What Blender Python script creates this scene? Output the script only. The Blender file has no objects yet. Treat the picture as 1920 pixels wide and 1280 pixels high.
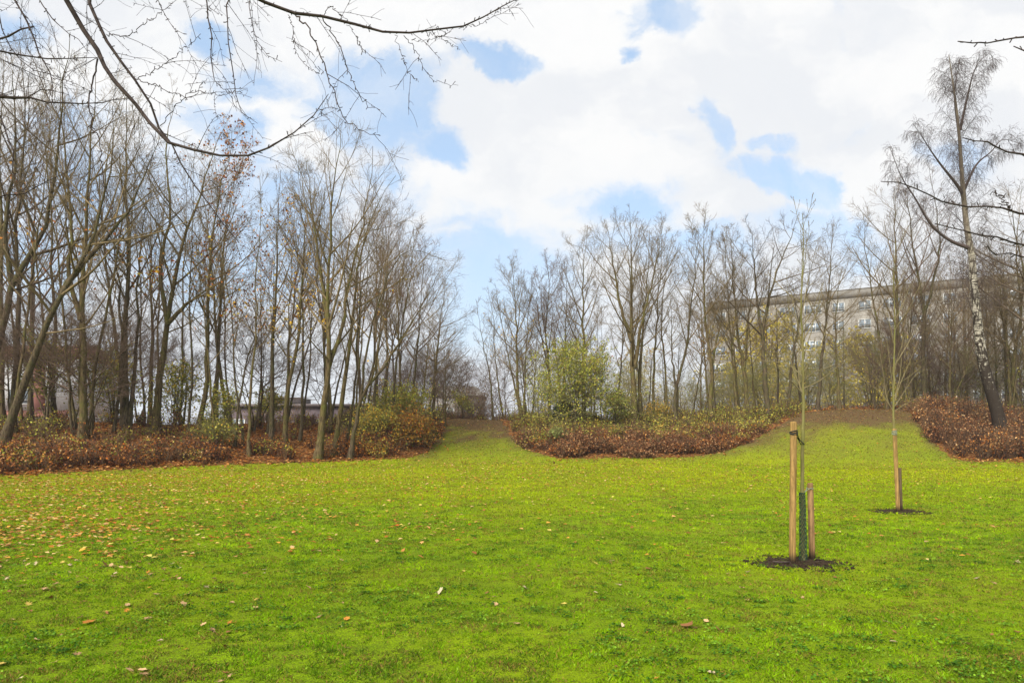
import bpy, math, random
import numpy as np
from mathutils import Vector

S = bpy.context.scene
R_ = math.radians
# ------------------------------------------------------------------ camera
F = 1280.0; HY = 822.0; EYE = 1.58          # focal length in photo pixels, horizon row, eye height
cam = bpy.data.objects.new('camera', bpy.data.cameras.new('camera'))
S.collection.objects.link(cam); S.camera = cam
cam.location = (0, 0, EYE); cam.rotation_euler = (R_(90), 0, 0)
cam.data.lens = 24; cam.data.sensor_width = 36
cam.data.shift_y = (HY - 640) / 1920
cam.data.clip_end = 6000; cam.data.clip_start = 0.05
# ------------------------------------------------------------------ exposure, world, sun
S.view_settings.view_transform = 'Standard'; S.view_settings.look = 'None'
S.view_settings.exposure = 1.42; S.view_settings.gamma = 1.0
SUN_EL, SUN_AZ = 42.0, 212.0                # degrees, azimuth clockwise from +Y

class NT:
    """tiny node helper"""
    def __init__(s, tree): s.t = tree; s.n = tree.nodes; s.l = tree.links
    def new(s, typ, **kw):
        nd = s.n.new(typ)
        for k, v in kw.items(): setattr(nd, k, v)
        return nd
    def put(s, sock, v):
        if isinstance(v, bpy.types.NodeSocket): s.l.new(v, sock)
        elif v is not None:
            if hasattr(sock, 'default_value') and isinstance(v, (tuple, list)) and len(v) == 3 and sock.type == 'RGBA': v = (*v, 1)
            sock.default_value = v
    def math(s, op, a, b=None, c=None, clamp=False):
        nd = s.new('ShaderNodeMath', operation=op, use_clamp=clamp)
        for i, v in enumerate((a, b, c)):
            if v is not None: s.put(nd.inputs[i], v)
        return nd.outputs[0]
    def vmath(s, op, a, b=None, out=0):
        nd = s.new('ShaderNodeVectorMath', operation=op)
        s.put(nd.inputs[0], a)
        if b is not None: s.put(nd.inputs[1], b)
        return nd.outputs[out]
    def noise(s, vec, scale, detail=3, rough=.55, dist=0.0, out='Fac'):
        nd = s.new('ShaderNodeTexNoise')
        if vec is not None: s.put(nd.inputs['Vector'], vec)
        nd.inputs['Scale'].default_value = scale; nd.inputs['Detail'].default_value = detail
        nd.inputs['Roughness'].default_value = rough; nd.inputs['Distortion'].default_value = dist
        return nd.outputs[out]
    def mix(s, f, a, b, blend='MIX'):
        nd = s.new('ShaderNodeMix', data_type='RGBA', blend_type=blend)
        s.put(nd.inputs['Factor'], f); s.put(nd.inputs[6], a); s.put(nd.inputs[7], b)
        return nd.outputs[2]
    def ss(s, v, a, b, lo=0.0, hi=1.0):
        nd = s.new('ShaderNodeMapRange', interpolation_type='SMOOTHSTEP')
        s.put(nd.inputs[0], v); nd.inputs[1].default_value = a; nd.inputs[2].default_value = b
        nd.inputs[3].default_value = lo; nd.inputs[4].default_value = hi
        return nd.outputs[0]
    def scalev(s, v, sc):
        return s.vmath('MULTIPLY', v, sc)

W = bpy.data.worlds.new('World'); S.world = W; W.use_nodes = True
W.node_tree.nodes.clear()
w = NT(W.node_tree)
SKY_K, CLOUD_K = 0.10, 3.70                 # strength of the whole sky; radiance of white cloud before it
sky = w.new('ShaderNodeTexSky', sky_type='NISHITA', sun_disc=False)
sky.sun_elevation = R_(SUN_EL); sky.sun_rotation = R_(SUN_AZ)
sky.air_density = 1.0; sky.dust_density = 0.6; sky.ozone_density = 1.2
tc = w.new('ShaderNodeTexCoord').outputs['Generated']
sep = w.new('ShaderNodeSeparateXYZ'); w.l.new(tc, sep.inputs[0])
yy = w.math('MAXIMUM', w.math('ABSOLUTE', sep.outputs[1]), 0.12)
U0 = w.math('DIVIDE', sep.outputs[0], yy); V0 = w.math('DIVIDE', sep.outputs[2], yy)
cmb = w.new('ShaderNodeCombineXYZ'); w.l.new(U0, cmb.inputs[0]); w.l.new(V0, cmb.inputs[1])
UV = cmb.outputs[0]
wn = w.noise(UV, 4.0, 7, .62, out='Color')
wn2 = w.vmath('SUBTRACT', wn, (.5, .5, .5))
UVw = w.vmath('ADD', UV, w.scalev(wn2, (.26, .20, 0)))
blobs = [(1250, 25, 75, 34, 1), (1180, 88, 26, 20, .8), (905, 128, 72, 26, 1), (365, 78, 55, 42, 1), (700, 200, 120, 80, 1), (640, 120, 60, 40, .7),
         (480, 150, 130, 40, .75), (820, 265, 62, 45, .95), (1322, 230, 28, 60, 1), (1430, 255, 70, 26, .85), (1440, 318, 95, 44, 1),
         (1545, 335, 70, 40, 1), (1150, 378, 90, 50, .75), (420, 235, 90, 50, .8), (930, 540, 190, 120, 1), (880, 430, 80, 50, .7), (1230, 470, 200, 50, .7),
         (300, 430, 380, 150, .9), (30, 40, 70, 40, .8), (100, 300, 200, 120, .5), (1600, 470, 80, 60, .6), (1520, 420, 130, 46, .9), (1770, 300, 50, 40, .4), (700, 330, 60, 60, .5)]
acc = None
for (bx, by, rx, ry, k) in blobs:
    c = ((bx - 960) / F, (HY - by) / F, 0)
    d = w.vmath('LENGTH', w.vmath('MULTIPLY', w.vmath('SUBTRACT', UVw, c), (F / rx, F / ry, 0)), out=1)
    g = w.ss(d, 1.9, .1, 0, k)
    acc = g if acc is None else w.math('MAXIMUM', acc, g)
fine = w.noise(UVw, 7.0, 8, .62)
holes = w.math('ADD', acc, w.math('MULTIPLY', w.math('SUBTRACT', fine, .5), 2.1))
blue = w.math('MULTIPLY', w.ss(holes, .20, .84), w.ss(w.noise(UVw, 5.0, 8, .6), .68, .42, .62, 1.0))
shade = w.noise(w.vmath('ADD', w.scalev(UVw, (1, 1.7, 0)), (3.1, .7, 0)), 3.6, 7, .58)
cloud = w.mix(w.ss(shade, .40, .56), (.88, .90, .935), (1.0, 1.0, 1.0))
cloud = w.mix(w.ss(w.noise(UVw, 11.0, 6, .6), .45, .75, 0, .35), cloud, (.84, .87, .92))
cloud = w.mix(w.ss(V0, .46, .0), cloud, (.84, .89, .95))
cloudL = w.vmath('MULTIPLY', cloud, (CLOUD_K,) * 3)
veil = w.mix(.66, w.vmath('MULTIPLY', sky.outputs[0], (1.0, 1.0, 1.0)), (CLOUD_K * .53, CLOUD_K * .72, CLOUD_K * .95))
veil = w.mix(w.ss(V0, .42, .05, 0, .6), veil, (CLOUD_K * .70, CLOUD_K * .84, CLOUD_K * .96))
skyc = w.mix(blue, cloudL, veil)
bg = w.new('ShaderNodeBackground'); w.l.new(skyc, bg.inputs[0]); bg.inputs[1].default_value = SKY_K
w.l.new(bg.outputs[0], w.new('ShaderNodeOutputWorld').inputs[0])
W.cycles.sampling_method = 'MANUAL'; W.cycles.sample_map_resolution = 512

sun = bpy.data.objects.new('sun', bpy.data.lights.new('sun', 'SUN')); S.collection.objects.link(sun)
sun.data.energy = 3.2; sun.data.angle = R_(32); sun.data.color = (1, .95, .86)
az, el = R_(SUN_AZ), R_(SUN_EL)
sd = Vector((math.sin(az) * math.cos(el), math.cos(az) * math.cos(el), math.sin(el)))
sun.rotation_euler = sd.to_track_quat('Z', 'Y').to_euler()

# ------------------------------------------------------------------ helpers
def px(u, v, D): return np.array([(u - 960) / F * D, D, EYE - (v - HY) / F * D])
def tag(o, label=None, cat=None, group=None, kind=None):
    if label: o['label'] = label
    if cat: o['category'] = cat
    if group: o['group'] = group
    if kind: o['kind'] = kind
    return o
def empty(name, loc, rz=0.0):
    o = bpy.data.objects.new(name, None); S.collection.objects.link(o)
    o.location = tuple(float(a) for a in loc); o.rotation_euler = (0, 0, rz); o.empty_display_size = .2
    return o
def kids_of(o): return list(o.children)
def copy_tree(o, parent=None):
    c = o.copy(); S.collection.objects.link(c)
    if parent is not None: c.parent = parent
    for ch in kids_of(o): copy_tree(ch, c)
    return c
class MB:
    def __init__(s): s.v = []; s.f = {3: [], 4: []}; s.c = []; s.n = 0; s.poly = []
    def add(s, verts, faces, col=None):
        verts = np.asarray(verts, float).reshape(-1, 3); faces = np.asarray(faces, int)
        s.v.append(verts); s.f[faces.shape[1]].append(faces + s.n)
        if col is None: col = (.5, .5, .5)
        col = np.asarray(col, float)
        if col.ndim == 1: col = np.tile(col, (len(verts), 1))
        s.c.append(col); s.n += len(verts)
    def tube(s, P, R, sides=6, col=None):
        P = np.asarray(P, float); R = np.asarray(R, float)
        if P.ndim == 2: P = P[None]; R = R[None]
        K, n, _ = P.shape
        if K == 0: return
        T = np.gradient(P, axis=1); T /= np.linalg.norm(T, axis=2, keepdims=True) + 1e-9
        m = T.mean(1); a = np.where(np.abs(m[:, 2:3]) < .9, np.array([[0, 0, 1.]]), np.array([[1., 0, 0]]))
        ref = np.cross(m, a)[:, None, :]
        U = ref - (ref * T).sum(2, keepdims=True) * T; U /= np.linalg.norm(U, axis=2, keepdims=True) + 1e-9
        V = np.cross(T, U)
        th = np.arange(sides) * 2 * math.pi / sides
        ring = U[:, :, None, :] * np.cos(th)[None, None, :, None] + V[:, :, None, :] * np.sin(th)[None, None, :, None]
        vs = (P[:, :, None, :] + ring * R[:, :, None, None]).reshape(-1, 3)
        k = np.arange(K)[:, None, None] * n * sides; i = np.arange(n - 1)[None, :, None] * sides; j = np.arange(sides)[None, None, :]
        j2 = (j + 1) % sides
        q = np.stack([k + i + j, k + i + j2, k + i + sides + j2, k + i + sides + j], -1).reshape(-1, 4)
        s.add(vs, q, col)
    def box(s, x0, x1, y0, y1, z0, z1, col=None):
        v = [(x, y, z) for z in (z0, z1) for y in (y0, y1) for x in (x0, x1)]
        s.add(v, [(0, 2, 3, 1), (4, 5, 7, 6), (0, 1, 5, 4), (2, 6, 7, 3), (0, 4, 6, 2), (1, 3, 7, 5)], col)
    def fan(s, ring, centre, col=None):
        n = len(ring); s.add(list(ring) + [centre], [(i, (i + 1) % n, n) for i in range(n)], col)
    def build(s, name, mat, parent=None, smooth=False):
        me = bpy.data.meshes.new(name)
        V = np.concatenate(s.v) if s.v else np.zeros((0, 3))
        me.vertices.add(len(V)); me.vertices.foreach_set('co', V.astype(np.float32).ravel())
        li = []; ls = []; p = 0
        for k in (3, 4):
            if s.f[k]:
                f = np.concatenate(s.f[k]); li.append(f.ravel()); ls.append(p + np.arange(len(f)) * k); p += f.size
        li = np.concatenate(li).astype(np.int32); ls = np.concatenate(ls).astype(np.int32)
        me.loops.add(len(li)); me.loops.foreach_set('vertex_index', li)
        me.polygons.add(len(ls)); me.polygons.foreach_set('loop_start', ls)
        me.update(calc_edges=True)
        if smooth: me.polygons.foreach_set('use_smooth', np.ones(len(ls), bool))
        C = np.concatenate(s.c); ca = me.color_attributes.new('Col', 'FLOAT_COLOR', 'POINT')
        ca.data.foreach_set('color', np.concatenate([C, np.ones((len(C), 1))], 1).astype(np.float32).ravel())
        me.materials.append(mat)
        o = bpy.data.objects.new(name, me); S.collection.objects.link(o)
        if parent is not None: o.parent = parent
        return o

def _h(ix, iy, seed):
    a = np.sin(ix * 127.1 + iy * 311.7 + seed * 74.7) * 43758.5453
    return a - np.floor(a)
def vn(x, y, sc, seed=0):
    x = np.asarray(x, float) / sc; y = np.asarray(y, float) / sc
    ix = np.floor(x); iy = np.floor(y); fx = x - ix; fy = y - iy
    fx = fx * fx * (3 - 2 * fx); fy = fy * fy * (3 - 2 * fy)
    a = _h(ix, iy, seed) * (1 - fx) + _h(ix + 1, iy, seed) * fx
    b = _h(ix, iy + 1, seed) * (1 - fx) + _h(ix + 1, iy + 1, seed) * fx
    return a * (1 - fy) + b * fy
def sst(x, a, b):
    t = np.clip((np.asarray(x, float) - a) / (b - a), 0, 1); return t * t * (3 - 2 * t)

# ------------------------------------------------------------------ terrain
TU = np.array([-900, 0, 200, 400, 600, 750, 830, 880, 940, 1000, 1100, 1200, 1300, 1400, 1500, 1600, 1700, 1750, 1850, 1920, 2600])
TF = np.array([22, 25, 28, 31, 34, 36.5, 38, 38, 38, 37, 38, 38, 38, 37, 35, 34, 34, 34, 34, 33.5, 30.]) - 1.3
TW = np.array([7, 7, 7, 7.5, 8, 9.5, 12, 12.5, 12, 10, 9, 9, 9.5, 10.5, 11, 11, 11, 10, 10, 10, 10.]) + 1.3
TC = np.array([797, 797, 797, 797, 795, 788, 786, 785, 788, 795, 797, 797, 792, 784, 774, 766, 768, 775, 787, 795, 800.])
def uof(x, D): return 960 + F * np.asarray(x, float) / np.maximum(D, 6.0)
def tpar(x, y):
    u = np.clip(uof(x, y), -900, 2600)
    Df = np.interp(u, TU, TF); Dc = Df + np.interp(u, TU, TW)
    return u, Df, Dc, (y - Df) / (Dc - Df)
def terr(x, y):
    x = np.asarray(x, float); y = np.asarray(y, float)
    u, Df, Dc, t = tpar(x, y)
    yc = Df - 2.0 * np.log1p(np.exp(np.clip((Df - y) / 2.0, -30, 30))); zl = .015 * np.clip(yc - 12, 0, None)
    zc = EYE - (np.interp(u, TU, TC) - HY) / F * Dc
    tt = np.clip((t + .18) / 1.18, 0, 1); s = .8 * tt * tt * (3 - 2 * tt) + .2 * (1 - (1 - tt ** 1.5) ** 2)
    z = zl + (zc - zl) * s
    z = z - (zc - .9) * sst(y - Dc, 2.5, 26)
    z = z + (vn(x, y, 2.3, 5) - .5) * .16 * np.clip(t + .1, 0, 1) + (vn(x, y, 5, 8) - .5) * .05
    return z
TEU = np.array([-900, 700, 760, 800, 820, 838, 852, 925, 942, 960, 985, 1050, 1290, 1350, 1420, 1470, 1540, 1690, 1715, 1740, 1780, 1810, 2600])
TEV = np.array([0, 0, .02, .12, .30, .70, 1.35, 1.35, .80, .45, .22, .0, .03, .13, .36, .62, 1.12, 1.12, .66, .36, .08, 0, 0.])
def bedf(x, y):
    """>0 inside the planted banks (units of bank depth)"""
    u, Df, Dc, t = tpar(np.asarray(x, float), np.asarray(y, float))
    return t - np.interp(u, TEU, TEV)
def ground_D(u, v, lo=18, hi=56):
    D = np.arange(lo, hi, .1); x = (u - 960) / F * D; z = terr(x, D)
    vv = HY - (z - EYE) / D * F
    k = np.nonzero(vv <= v)[0]
    return float(D[k[0]]) if len(k) else None

# ------------------------------------------------------------------ materials
def mat(name, rough=.8):
    m = bpy.data.materials.new(name); m.use_nodes = True
    m.node_tree.nodes.clear(); n = NT(m.node_tree)
    out = n.new('ShaderNodeOutputMaterial'); b = n.new('ShaderNodeBsdfPrincipled')
    b.inputs['Roughness'].default_value = rough; b.inputs['Specular IOR Level'].default_value = .06
    n.l.new(b.outputs[0], out.inputs[0])
    return m, n, b, out
def bump(n, b, h, strength=.4, dist=.02):
    bp = n.new('ShaderNodeBump'); bp.inputs['Strength'].default_value = strength; bp.inputs['Distance'].default_value = dist
    n.l.new(h, bp.inputs['Height']); n.l.new(bp.outputs[0], b.inputs['Normal'])
def oc(n): return n.new('ShaderNodeTexCoord').outputs['Object']

def ground_mat():
    m, n, b, _ = mat('ground', .95)
    P = n.new('ShaderNodeNewGeometry').outputs['Position']
    at = n.new('ShaderNodeAttribute', attribute_name='Col'); sp = n.new('ShaderNodeSeparateColor'); n.l.new(at.outputs['Color'], sp.inputs[0])
    yel, bed, bare = sp.outputs
    big = n.noise(P, .35, 4); mid = n.noise(P, 2.2, 5, .65); fin = n.noise(P, 16, 6, .7); vf = n.noise(P, 70, 3, .7)
    g = n.mix(n.ss(mid, .3, .7), GRASS[0], GRASS[1])
    g = n.mix(n.ss(big, .35, .7, 0, .6), g, GRASS[2])
    g = n.mix(n.math('MULTIPLY', yel, 1.0), g, GRASS[3])
    g = n.mix(n.ss(fin, .55, .75, 0, .65), g, (.16, .12, .025))
    g = n.mix(n.ss(vf, .40, .62, .5, 0), g, (.022, .034, .006))
    g = n.mix(n.ss(n.noise(P, 28, 4, .7), .50, .66, 0, .55), g, (.06, .05, .014))
    g = n.mix(n.math('MULTIPLY', n.math('POWER', bare, 1.3), n.ss(fin, .22, .50)), g, (.085, .048, .026))
    lv = n.new('ShaderNodeTexVoronoi'); n.put(lv.inputs['Vector'], P); lv.inputs['Scale'].default_value = 9
    lc = n.new('ShaderNodeSeparateColor'); n.l.new(lv.outputs['Color'], lc.inputs[0])
    l = n.mix(lc.outputs[0], (.12, .05, .018), (.22, .10, .032))
    l = n.mix(n.ss(lc.outputs[1], .5, .9), l, (.05, .026, .014))
    be = n.math('ADD', bed, n.math('MULTIPLY', n.math('SUBTRACT', mid, .5), .9))
    c = n.mix(n.ss(be, .42, .6), g, l)
    n.l.new(c, b.inputs['Base Color'])
    bump(n, b, n.math('ADD', n.math('MULTIPLY', fin, .6), vf), .9, .03)
    return m
GRASS = [(.215, .345, .002), (.130, .220, .003), (.285, .370, .002), (.315, .365, .002)]

def bark_mat(name, dark, light, moss, mossk=.5, sc=1.0):
    m, n, b, _ = mat(name, .9)
    P = oc(n); Ps = n.scalev(P, (1, 1, .16))
    a = n.noise(Ps, 22 * sc, 5, .7); c = n.noise(P, 2.2, 4, .6)
    col = n.mix(n.ss(a, .38, .60), dark, light)
    col = n.mix(n.ss(c, .42, .7, 0, mossk), col, moss)
    sp = n.noise(P, 9, 4, .7); col = n.mix(n.ss(sp, .62, .74, 0, .6), col, tuple(min(1, x * 1.8) for x in light))
    n.l.new(col, b.inputs['Base Color']); bump(n, b, a, .8, .02)
    return m
def birch_mat():
    m, n, b, _ = mat('birch_bark', .7)
    P = oc(n); s = n.new('ShaderNodeSeparateXYZ'); n.l.new(P, s.inputs[0])
    a = n.noise(n.scalev(P, (1, 1, 4.0)), 2.6, 5, .7, .4); ln = n.noise(n.scalev(P, (1, 1, 9)), 5, 4, .6)
    vcr = n.noise(n.scalev(P, (3.2, 3.2, .9)), 2.4, 5, .7)
    low = n.ss(s.outputs[2], 7.0, .2, 0, .16)
    k = n.math('ADD', n.math('MAXIMUM', a, vcr), low)
    hi = n.ss(s.outputs[2], 8, 14.0)
    col = n.mix(n.ss(k, .48, .58), (.34, .31, .26), (.028, .021, .016))
    col = n.mix(n.ss(ln, .6, .7, 0, .7), col, (.06, .045, .035))
    col = n.mix(hi, col, (.12, .095, .07))
    n.l.new(col, b.inputs['Base Color']); bump(n, b, k, .6, .03)
    return m
def plain_mat(name, col, rough=.8, var=.25, sc=8, spec=.08, metal=0):
    m, n, b, _ = mat(name, rough)
    a = n.noise(oc(n), sc, 4, .6)
    n.l.new(n.mix(n.ss(a, .3, .7), tuple(c * (1 - var) for c in col), tuple(min(1, c * (1 + var)) for c in col)), b.inputs['Base Color'])
    b.inputs['Specular IOR Level'].default_value = spec; b.inputs['Metallic'].default_value = metal
    return m
def leaf_mat(name, transl=.35, rnd=.0):
    m, n, b, out = mat(name, .7)
    at = n.new('ShaderNodeAttribute', attribute_name='Col').outputs['Color']
    if rnd:
        r = n.new('ShaderNodeObjectInfo').outputs['Random']
        a = n.noise(oc(n), 40, 3)
        at = n.mix(n.math('MULTIPLY', n.math('ADD', r, a), .35), at, (.10, .05, .02))
    n.l.new(at, b.inputs['Base Color'])
    t = n.new('ShaderNodeBsdfTranslucent'); n.l.new(at, t.inputs[0])
    mx = n.new('ShaderNodeMixShader'); mx.inputs[0].default_value = transl
    n.l.new(b.outputs[0], mx.inputs[1]); n.l.new(t.outputs[0], mx.inputs[2]); n.l.new(mx.outputs[0], out.inputs[0])
    return m
M = {}
M['ground'] = ground_mat()
M['bark'] = bark_mat('grey_brown_bark', (.034, .025, .013), (.125, .09, .045), (.085, .088, .018), .75)
M['bark_dark'] = bark_mat('dark_bark', (.028, .021, .014), (.095, .07, .042), (.06, .065, .018), .6)
M['bark_young'] = bark_mat('young_bark', (.09, .078, .026), (.17, .145, .06), (.11, .125, .028), .7, .6)
M['twig'] = plain_mat('twig_bark', (.135, .098, .052), .8, .3, 3)
M['twig_dark'] = plain_mat('dark_twig_bark', (.088, .062, .040), .8, .3, 4)
M['twig_purple'] = plain_mat('purple_brown_twigs', (.11, .073, .052), .8, .25, 3)
M['twig_olive'] = plain_mat('olive_twigs', (.17, .155, .06), .8, .3, 3)
M['twig_pale'] = plain_mat('pale_young_twigs', (.16, .13, .07), .8, .25, 3)
M['over'] = plain_mat('overhang_bark', (.042, .031, .028), .75, .45, 20)
M['birch'] = birch_mat()
M['leaf'] = leaf_mat('leaf', .35)
M['dryleaf'] = leaf_mat('fallen_leaf', .12, .5)
M['blade'] = leaf_mat('grass_blade', .3)

# ------------------------------------------------------------------ ground sheet
def lawn_tint(x, y):
    u, Df, Dc, t = tpar(x, y)
    yel = .72 * sst(y, 8, 27) + .5 * (vn(x, y, 3.5, 2) - .45) + .35 * (vn(x, y, .9, 3) - .5) - .45 * sst(y, 9, 4.5)  # last term cuts yellow close up, part of the vignetting painted into the grass
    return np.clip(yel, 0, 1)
def barefn(x, y):
    u, Df, Dc, t = tpar(x, y); b = bedf(x, y)
    tn = t + .30 * (vn(x, y, 2.2, 31) - .5) + .25 * (vn(x, y, .8, 32) - .5) + .2 * (vn(x, y, .3, 33) - .5)
    top = .5 * sst(tn, .25, .85) * ((u > 800) & (u < 990)) + .5 * sst(tn, .30, .95) * ((u > 1440) & (u < 1790))
    top = top * (.55 + .9 * vn(x * .6, y, .55, 35))
    return np.clip(top + .80 * sst(tn, -.5, .75) + .3 * sst(-b, .3, 0) * (u > 780) * sst(tn, -.3, .4), 0, 1)
def axis(lo, hi, step, far):
    a = np.arange(lo, hi + step / 2, step); g = []; d = step; p = hi
    while p < far: d *= 1.35; p += d; g.append(p)
    g = np.array(g); return a, g
ax, gx = axis(-48, 48, .4, 3500); X = np.concatenate([-gx[::-1], ax, gx])
ay, gy = axis(-8, 62, .4, 3500); Y = np.concatenate([-8 - (gy[::-1] - 62), ay, gy])
GX, GY = np.meshgrid(X, Y); fx, fy = GX.ravel(), GY.ravel()
fz = terr(fx, fy)
g = MB(); nx, ny = len(X), len(Y)
i = np.arange(ny - 1)[:, None] * nx; j = np.arange(nx - 1)[None, :]
q = np.stack([i + j, i + j + 1, i + nx + j + 1, i + nx + j], -1).reshape(-1, 4)
u_, Df_, Dc_, t_ = tpar(fx, fy)
bed = sst(bedf(fx, fy) * (Dc_ - Df_), -.5, .5)
bare = barefn(fx, fy)
yel = np.clip(lawn_tint(fx, fy) * (1 - .5 * bare), 0, 1)
g.add(np.stack([fx, fy, fz], 1), q, np.stack([yel, bed, np.clip(bare, 0, 1)], 1))
go = g.build('ground', M['ground'], smooth=True); tag(go, kind='structure')

# ------------------------------------------------------------------ grass blades
rg = np.random.default_rng(11)
def scatter_blades(N, name, label):
    k = .25; Dd = (rg.random(N) * (50 ** k - 3.7 ** k) + 3.7 ** k) ** (1 / k)
    uu = rg.uniform(-620, 2540, N); x = (uu - 960) / F * Dd; y = Dd
    keep = bedf(x, y) < .05; tp = tpar(x, y)[3]; keep &= (tp < 1.1) & (rg.random(N) > .75 * barefn(x, y) ** 1.5)
    for (cx, cy, cr) in PITS:
        dd = np.hypot((x - cx), (y - cy)); keep &= dd > cr * (.25 + 1.15 * vn(x, y, .16, 77)) * rg.uniform(.8, 1.15, N)
    x, y, Dd = x[keep], y[keep], Dd[keep]; N = len(x)
    z = terr(x, y) - .004
    for (cx, cy, cr) in PITS: z = z + .024 * (np.hypot(x - cx, y - cy) < cr * 1.15)
    far = np.clip(Dd / 6, 1, 7)
    clump = sst(vn(x, y, .07, 61) * .55 + vn(x, y, .19, 62) * .45, .22, .72)
    h = rg.uniform(.008, .024, N) * (.35 + 1.1 * clump) * far ** .35; wd = rg.uniform(.0028, .0062, N) * far ** .8
    a = rg.uniform(0, 2 * math.pi, N); ln = rg.uniform(.3, 1.9, N) * h; b = rg.uniform(0, 2 * math.pi, N)
    p0 = np.stack([x - np.cos(a) * wd, y - np.sin(a) * wd, z], 1); p1 = np.stack([x + np.cos(a) * wd, y + np.sin(a) * wd, z], 1)
    p2 = np.stack([x + np.cos(b) * ln, y + np.sin(b) * ln, z + h], 1)
    V = np.stack([p0, p1, p2], 1).reshape(-1, 3); f = np.arange(N * 3).reshape(-1, 3)
    G = np.array(GRASS); yl = lawn_tint(x, y)[:, None]
    mx = sst(vn(x, y, .45, 21) * .6 + vn(x, y, .12, 22) * .4, .3, .7)[:, None]
    c = G[0] * mx + np.array((.088, .158, .004)) * (1 - mx)
    c = c * (1 - yl) + G[3] * yl; vignette = (sst(y, 9.5, 4.5) * (.45 + .55 * sst(x, 1, -3)) * (.6 + .8 * vn(x, y, 1.4, 71)))[:, None]; c = c * (1 - .5 * vignette * np.array((.9, .62, .3))); c = c * (.34 + .85 * clump[:, None] ** .8); bb = barefn(x, y)[:, None]  # near and left grass darkened in its colour to imitate lens vignetting
    cl = sst(vn(x, y, .35, 51) * .55 + vn(x, y, .1, 52) * .45 , .50, .72)[:, None]
    c = c * (1 - .5 * cl) + np.array((.12, .09, .02)) * .5 * cl
    br = rg.random(N); c = np.where((br < .10 + .12 * cl[:, 0])[:, None], np.array((.24, .14, .04)), c); c = np.where(((br > .84) & (br < .90))[:, None], np.array((.035, .05, .012)), c); c = np.where((br > .94)[:, None], np.array((.22, .33, .03)), c)
    c = np.where(rg.random((N, 1)) < bb * .9, np.array((.15, .08, .035)) * rg.uniform(.5, 1.3, (N, 1)), c) * (1 - .45 * bb); c = c * rg.uniform(.55, 1.3, (N, 1))
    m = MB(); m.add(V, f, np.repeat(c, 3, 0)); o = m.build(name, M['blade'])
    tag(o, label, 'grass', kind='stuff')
D1, D2 = 8.7, 14.4
PITS = [((1495 - 960) / F * D1, D1, .5), ((1687 - 960) / F * D2, D2, .46)]
scatter_blades(1750000, 'grass', 'short bright green mossy lawn grass with brownish tufts')

# ------------------------------------------------------------------ leaves as geometry
def leaf_quads(rng, C, size, flat=0.0, asp=.7):
    """one folded rhomb per centre; flat 1 = lying"""
    N = len(C)
    n = rng.normal(size=(N, 3)); n[:, :2] *= (1 - flat * .8); n[:, 2] = np.abs(n[:, 2]) + flat * 1.5
    n /= np.linalg.norm(n, axis=1, keepdims=True)
    a = rng.normal(size=(N, 3)); a -= (a * n).sum(1, keepdims=True) * n; a /= np.linalg.norm(a, axis=1, keepdims=True) + 1e-9
    b = np.cross(n, a); s = np.asarray(size).reshape(-1, 1) * np.ones((N, 1))
    V = np.stack([C - a * s, C + b * s * asp + n * s * .2, C + a * s, C - b * s * asp + n * s * .2], 1).reshape(-1, 3)
    return V, np.arange(N * 4).reshape(-1, 4)
def add_leaves(m, rng, C, size, cols, flat=0.0, asp=.7, probs=None):
    C = np.asarray(C, float)
    if len(C) == 0: return
    V, f = leaf_quads(rng, C, size, flat, asp); cols = np.array(cols)
    k = rng.choice(len(cols), len(C), p=probs); c = cols[k] * rng.uniform(.6, 1.3, (len(C), 1))
    m.add(V, f, np.repeat(c, 4, 0))
RUST = [(.33, .10, .02), (.42, .16, .03), (.17, .055, .02), (.50, .25, .07), (.10, .04, .02)]
REDB = [(.19, .075, .03), (.25, .10, .04), (.12, .05, .025), (.36, .18, .08), (.085, .05, .025), (.42, .25, .12)]
YELG = [(.36, .34, .05), (.25, .28, .04), (.50, .44, .10), (.15, .17, .03), (.42, .26, .04)]
GREN = [(.14, .17, .02), (.20, .23, .04), (.32, .34, .08), (.09, .11, .02), (.40, .36, .13), (.30, .20, .06)]
YELL = [(.60, .36, .04), (.50, .28, .03), (.55, .42, .08)]
TAN = [(.50, .27, .10), (.40, .18, .05), (.60, .40, .19), (.24, .10, .03), (.55, .27, .05)]

# lying leaves in the banks
def litter():
    rng = np.random.default_rng(3); N = 60000
    u = rng.uniform(-250, 2200, N); t = rng.uniform(-.25, 1.4, N)
    Df = np.interp(u, TU, TF); W_ = np.interp(u, TU, TW); y = Df + t * W_; x = (u - 960) / F * y
    b = bedf(x, y); left = u < 850
    p = np.where(b > 0, np.where(left, 1, .5), np.exp(b * np.where(left, 22, 14)) * np.where(left, .5, .35)); p[(u > 1500) & (u < 1700) & (b > 0)] = .6
    k = rng.random(N) < p; x, y, u = x[k], y[k], u[k]
    C = np.stack([x, y, terr(x, y) + rng.uniform(.01, .07, len(x))], 1)
    for name, sel, lab in (('leaf_litter', u < 850, 'deep rust brown carpet of fallen leaves under the trees of the left bank'),
                           ('leaf_litter', (u >= 850) & (u < 1600), 'brown fallen leaves under the hedge of the middle bank'),
                           ('leaf_litter', u >= 1600, 'brown fallen leaves under the hedge beside the birch')):
        m = MB(); add_leaves(m, rng, C[sel], rng.uniform(.05, .10, int(sel.sum()))[:, None], RUST + TAN[:2], .7)
        tag(m.build(name, M['leaf']), lab, 'fallen leaves', kind='stuff')
litter()

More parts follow.
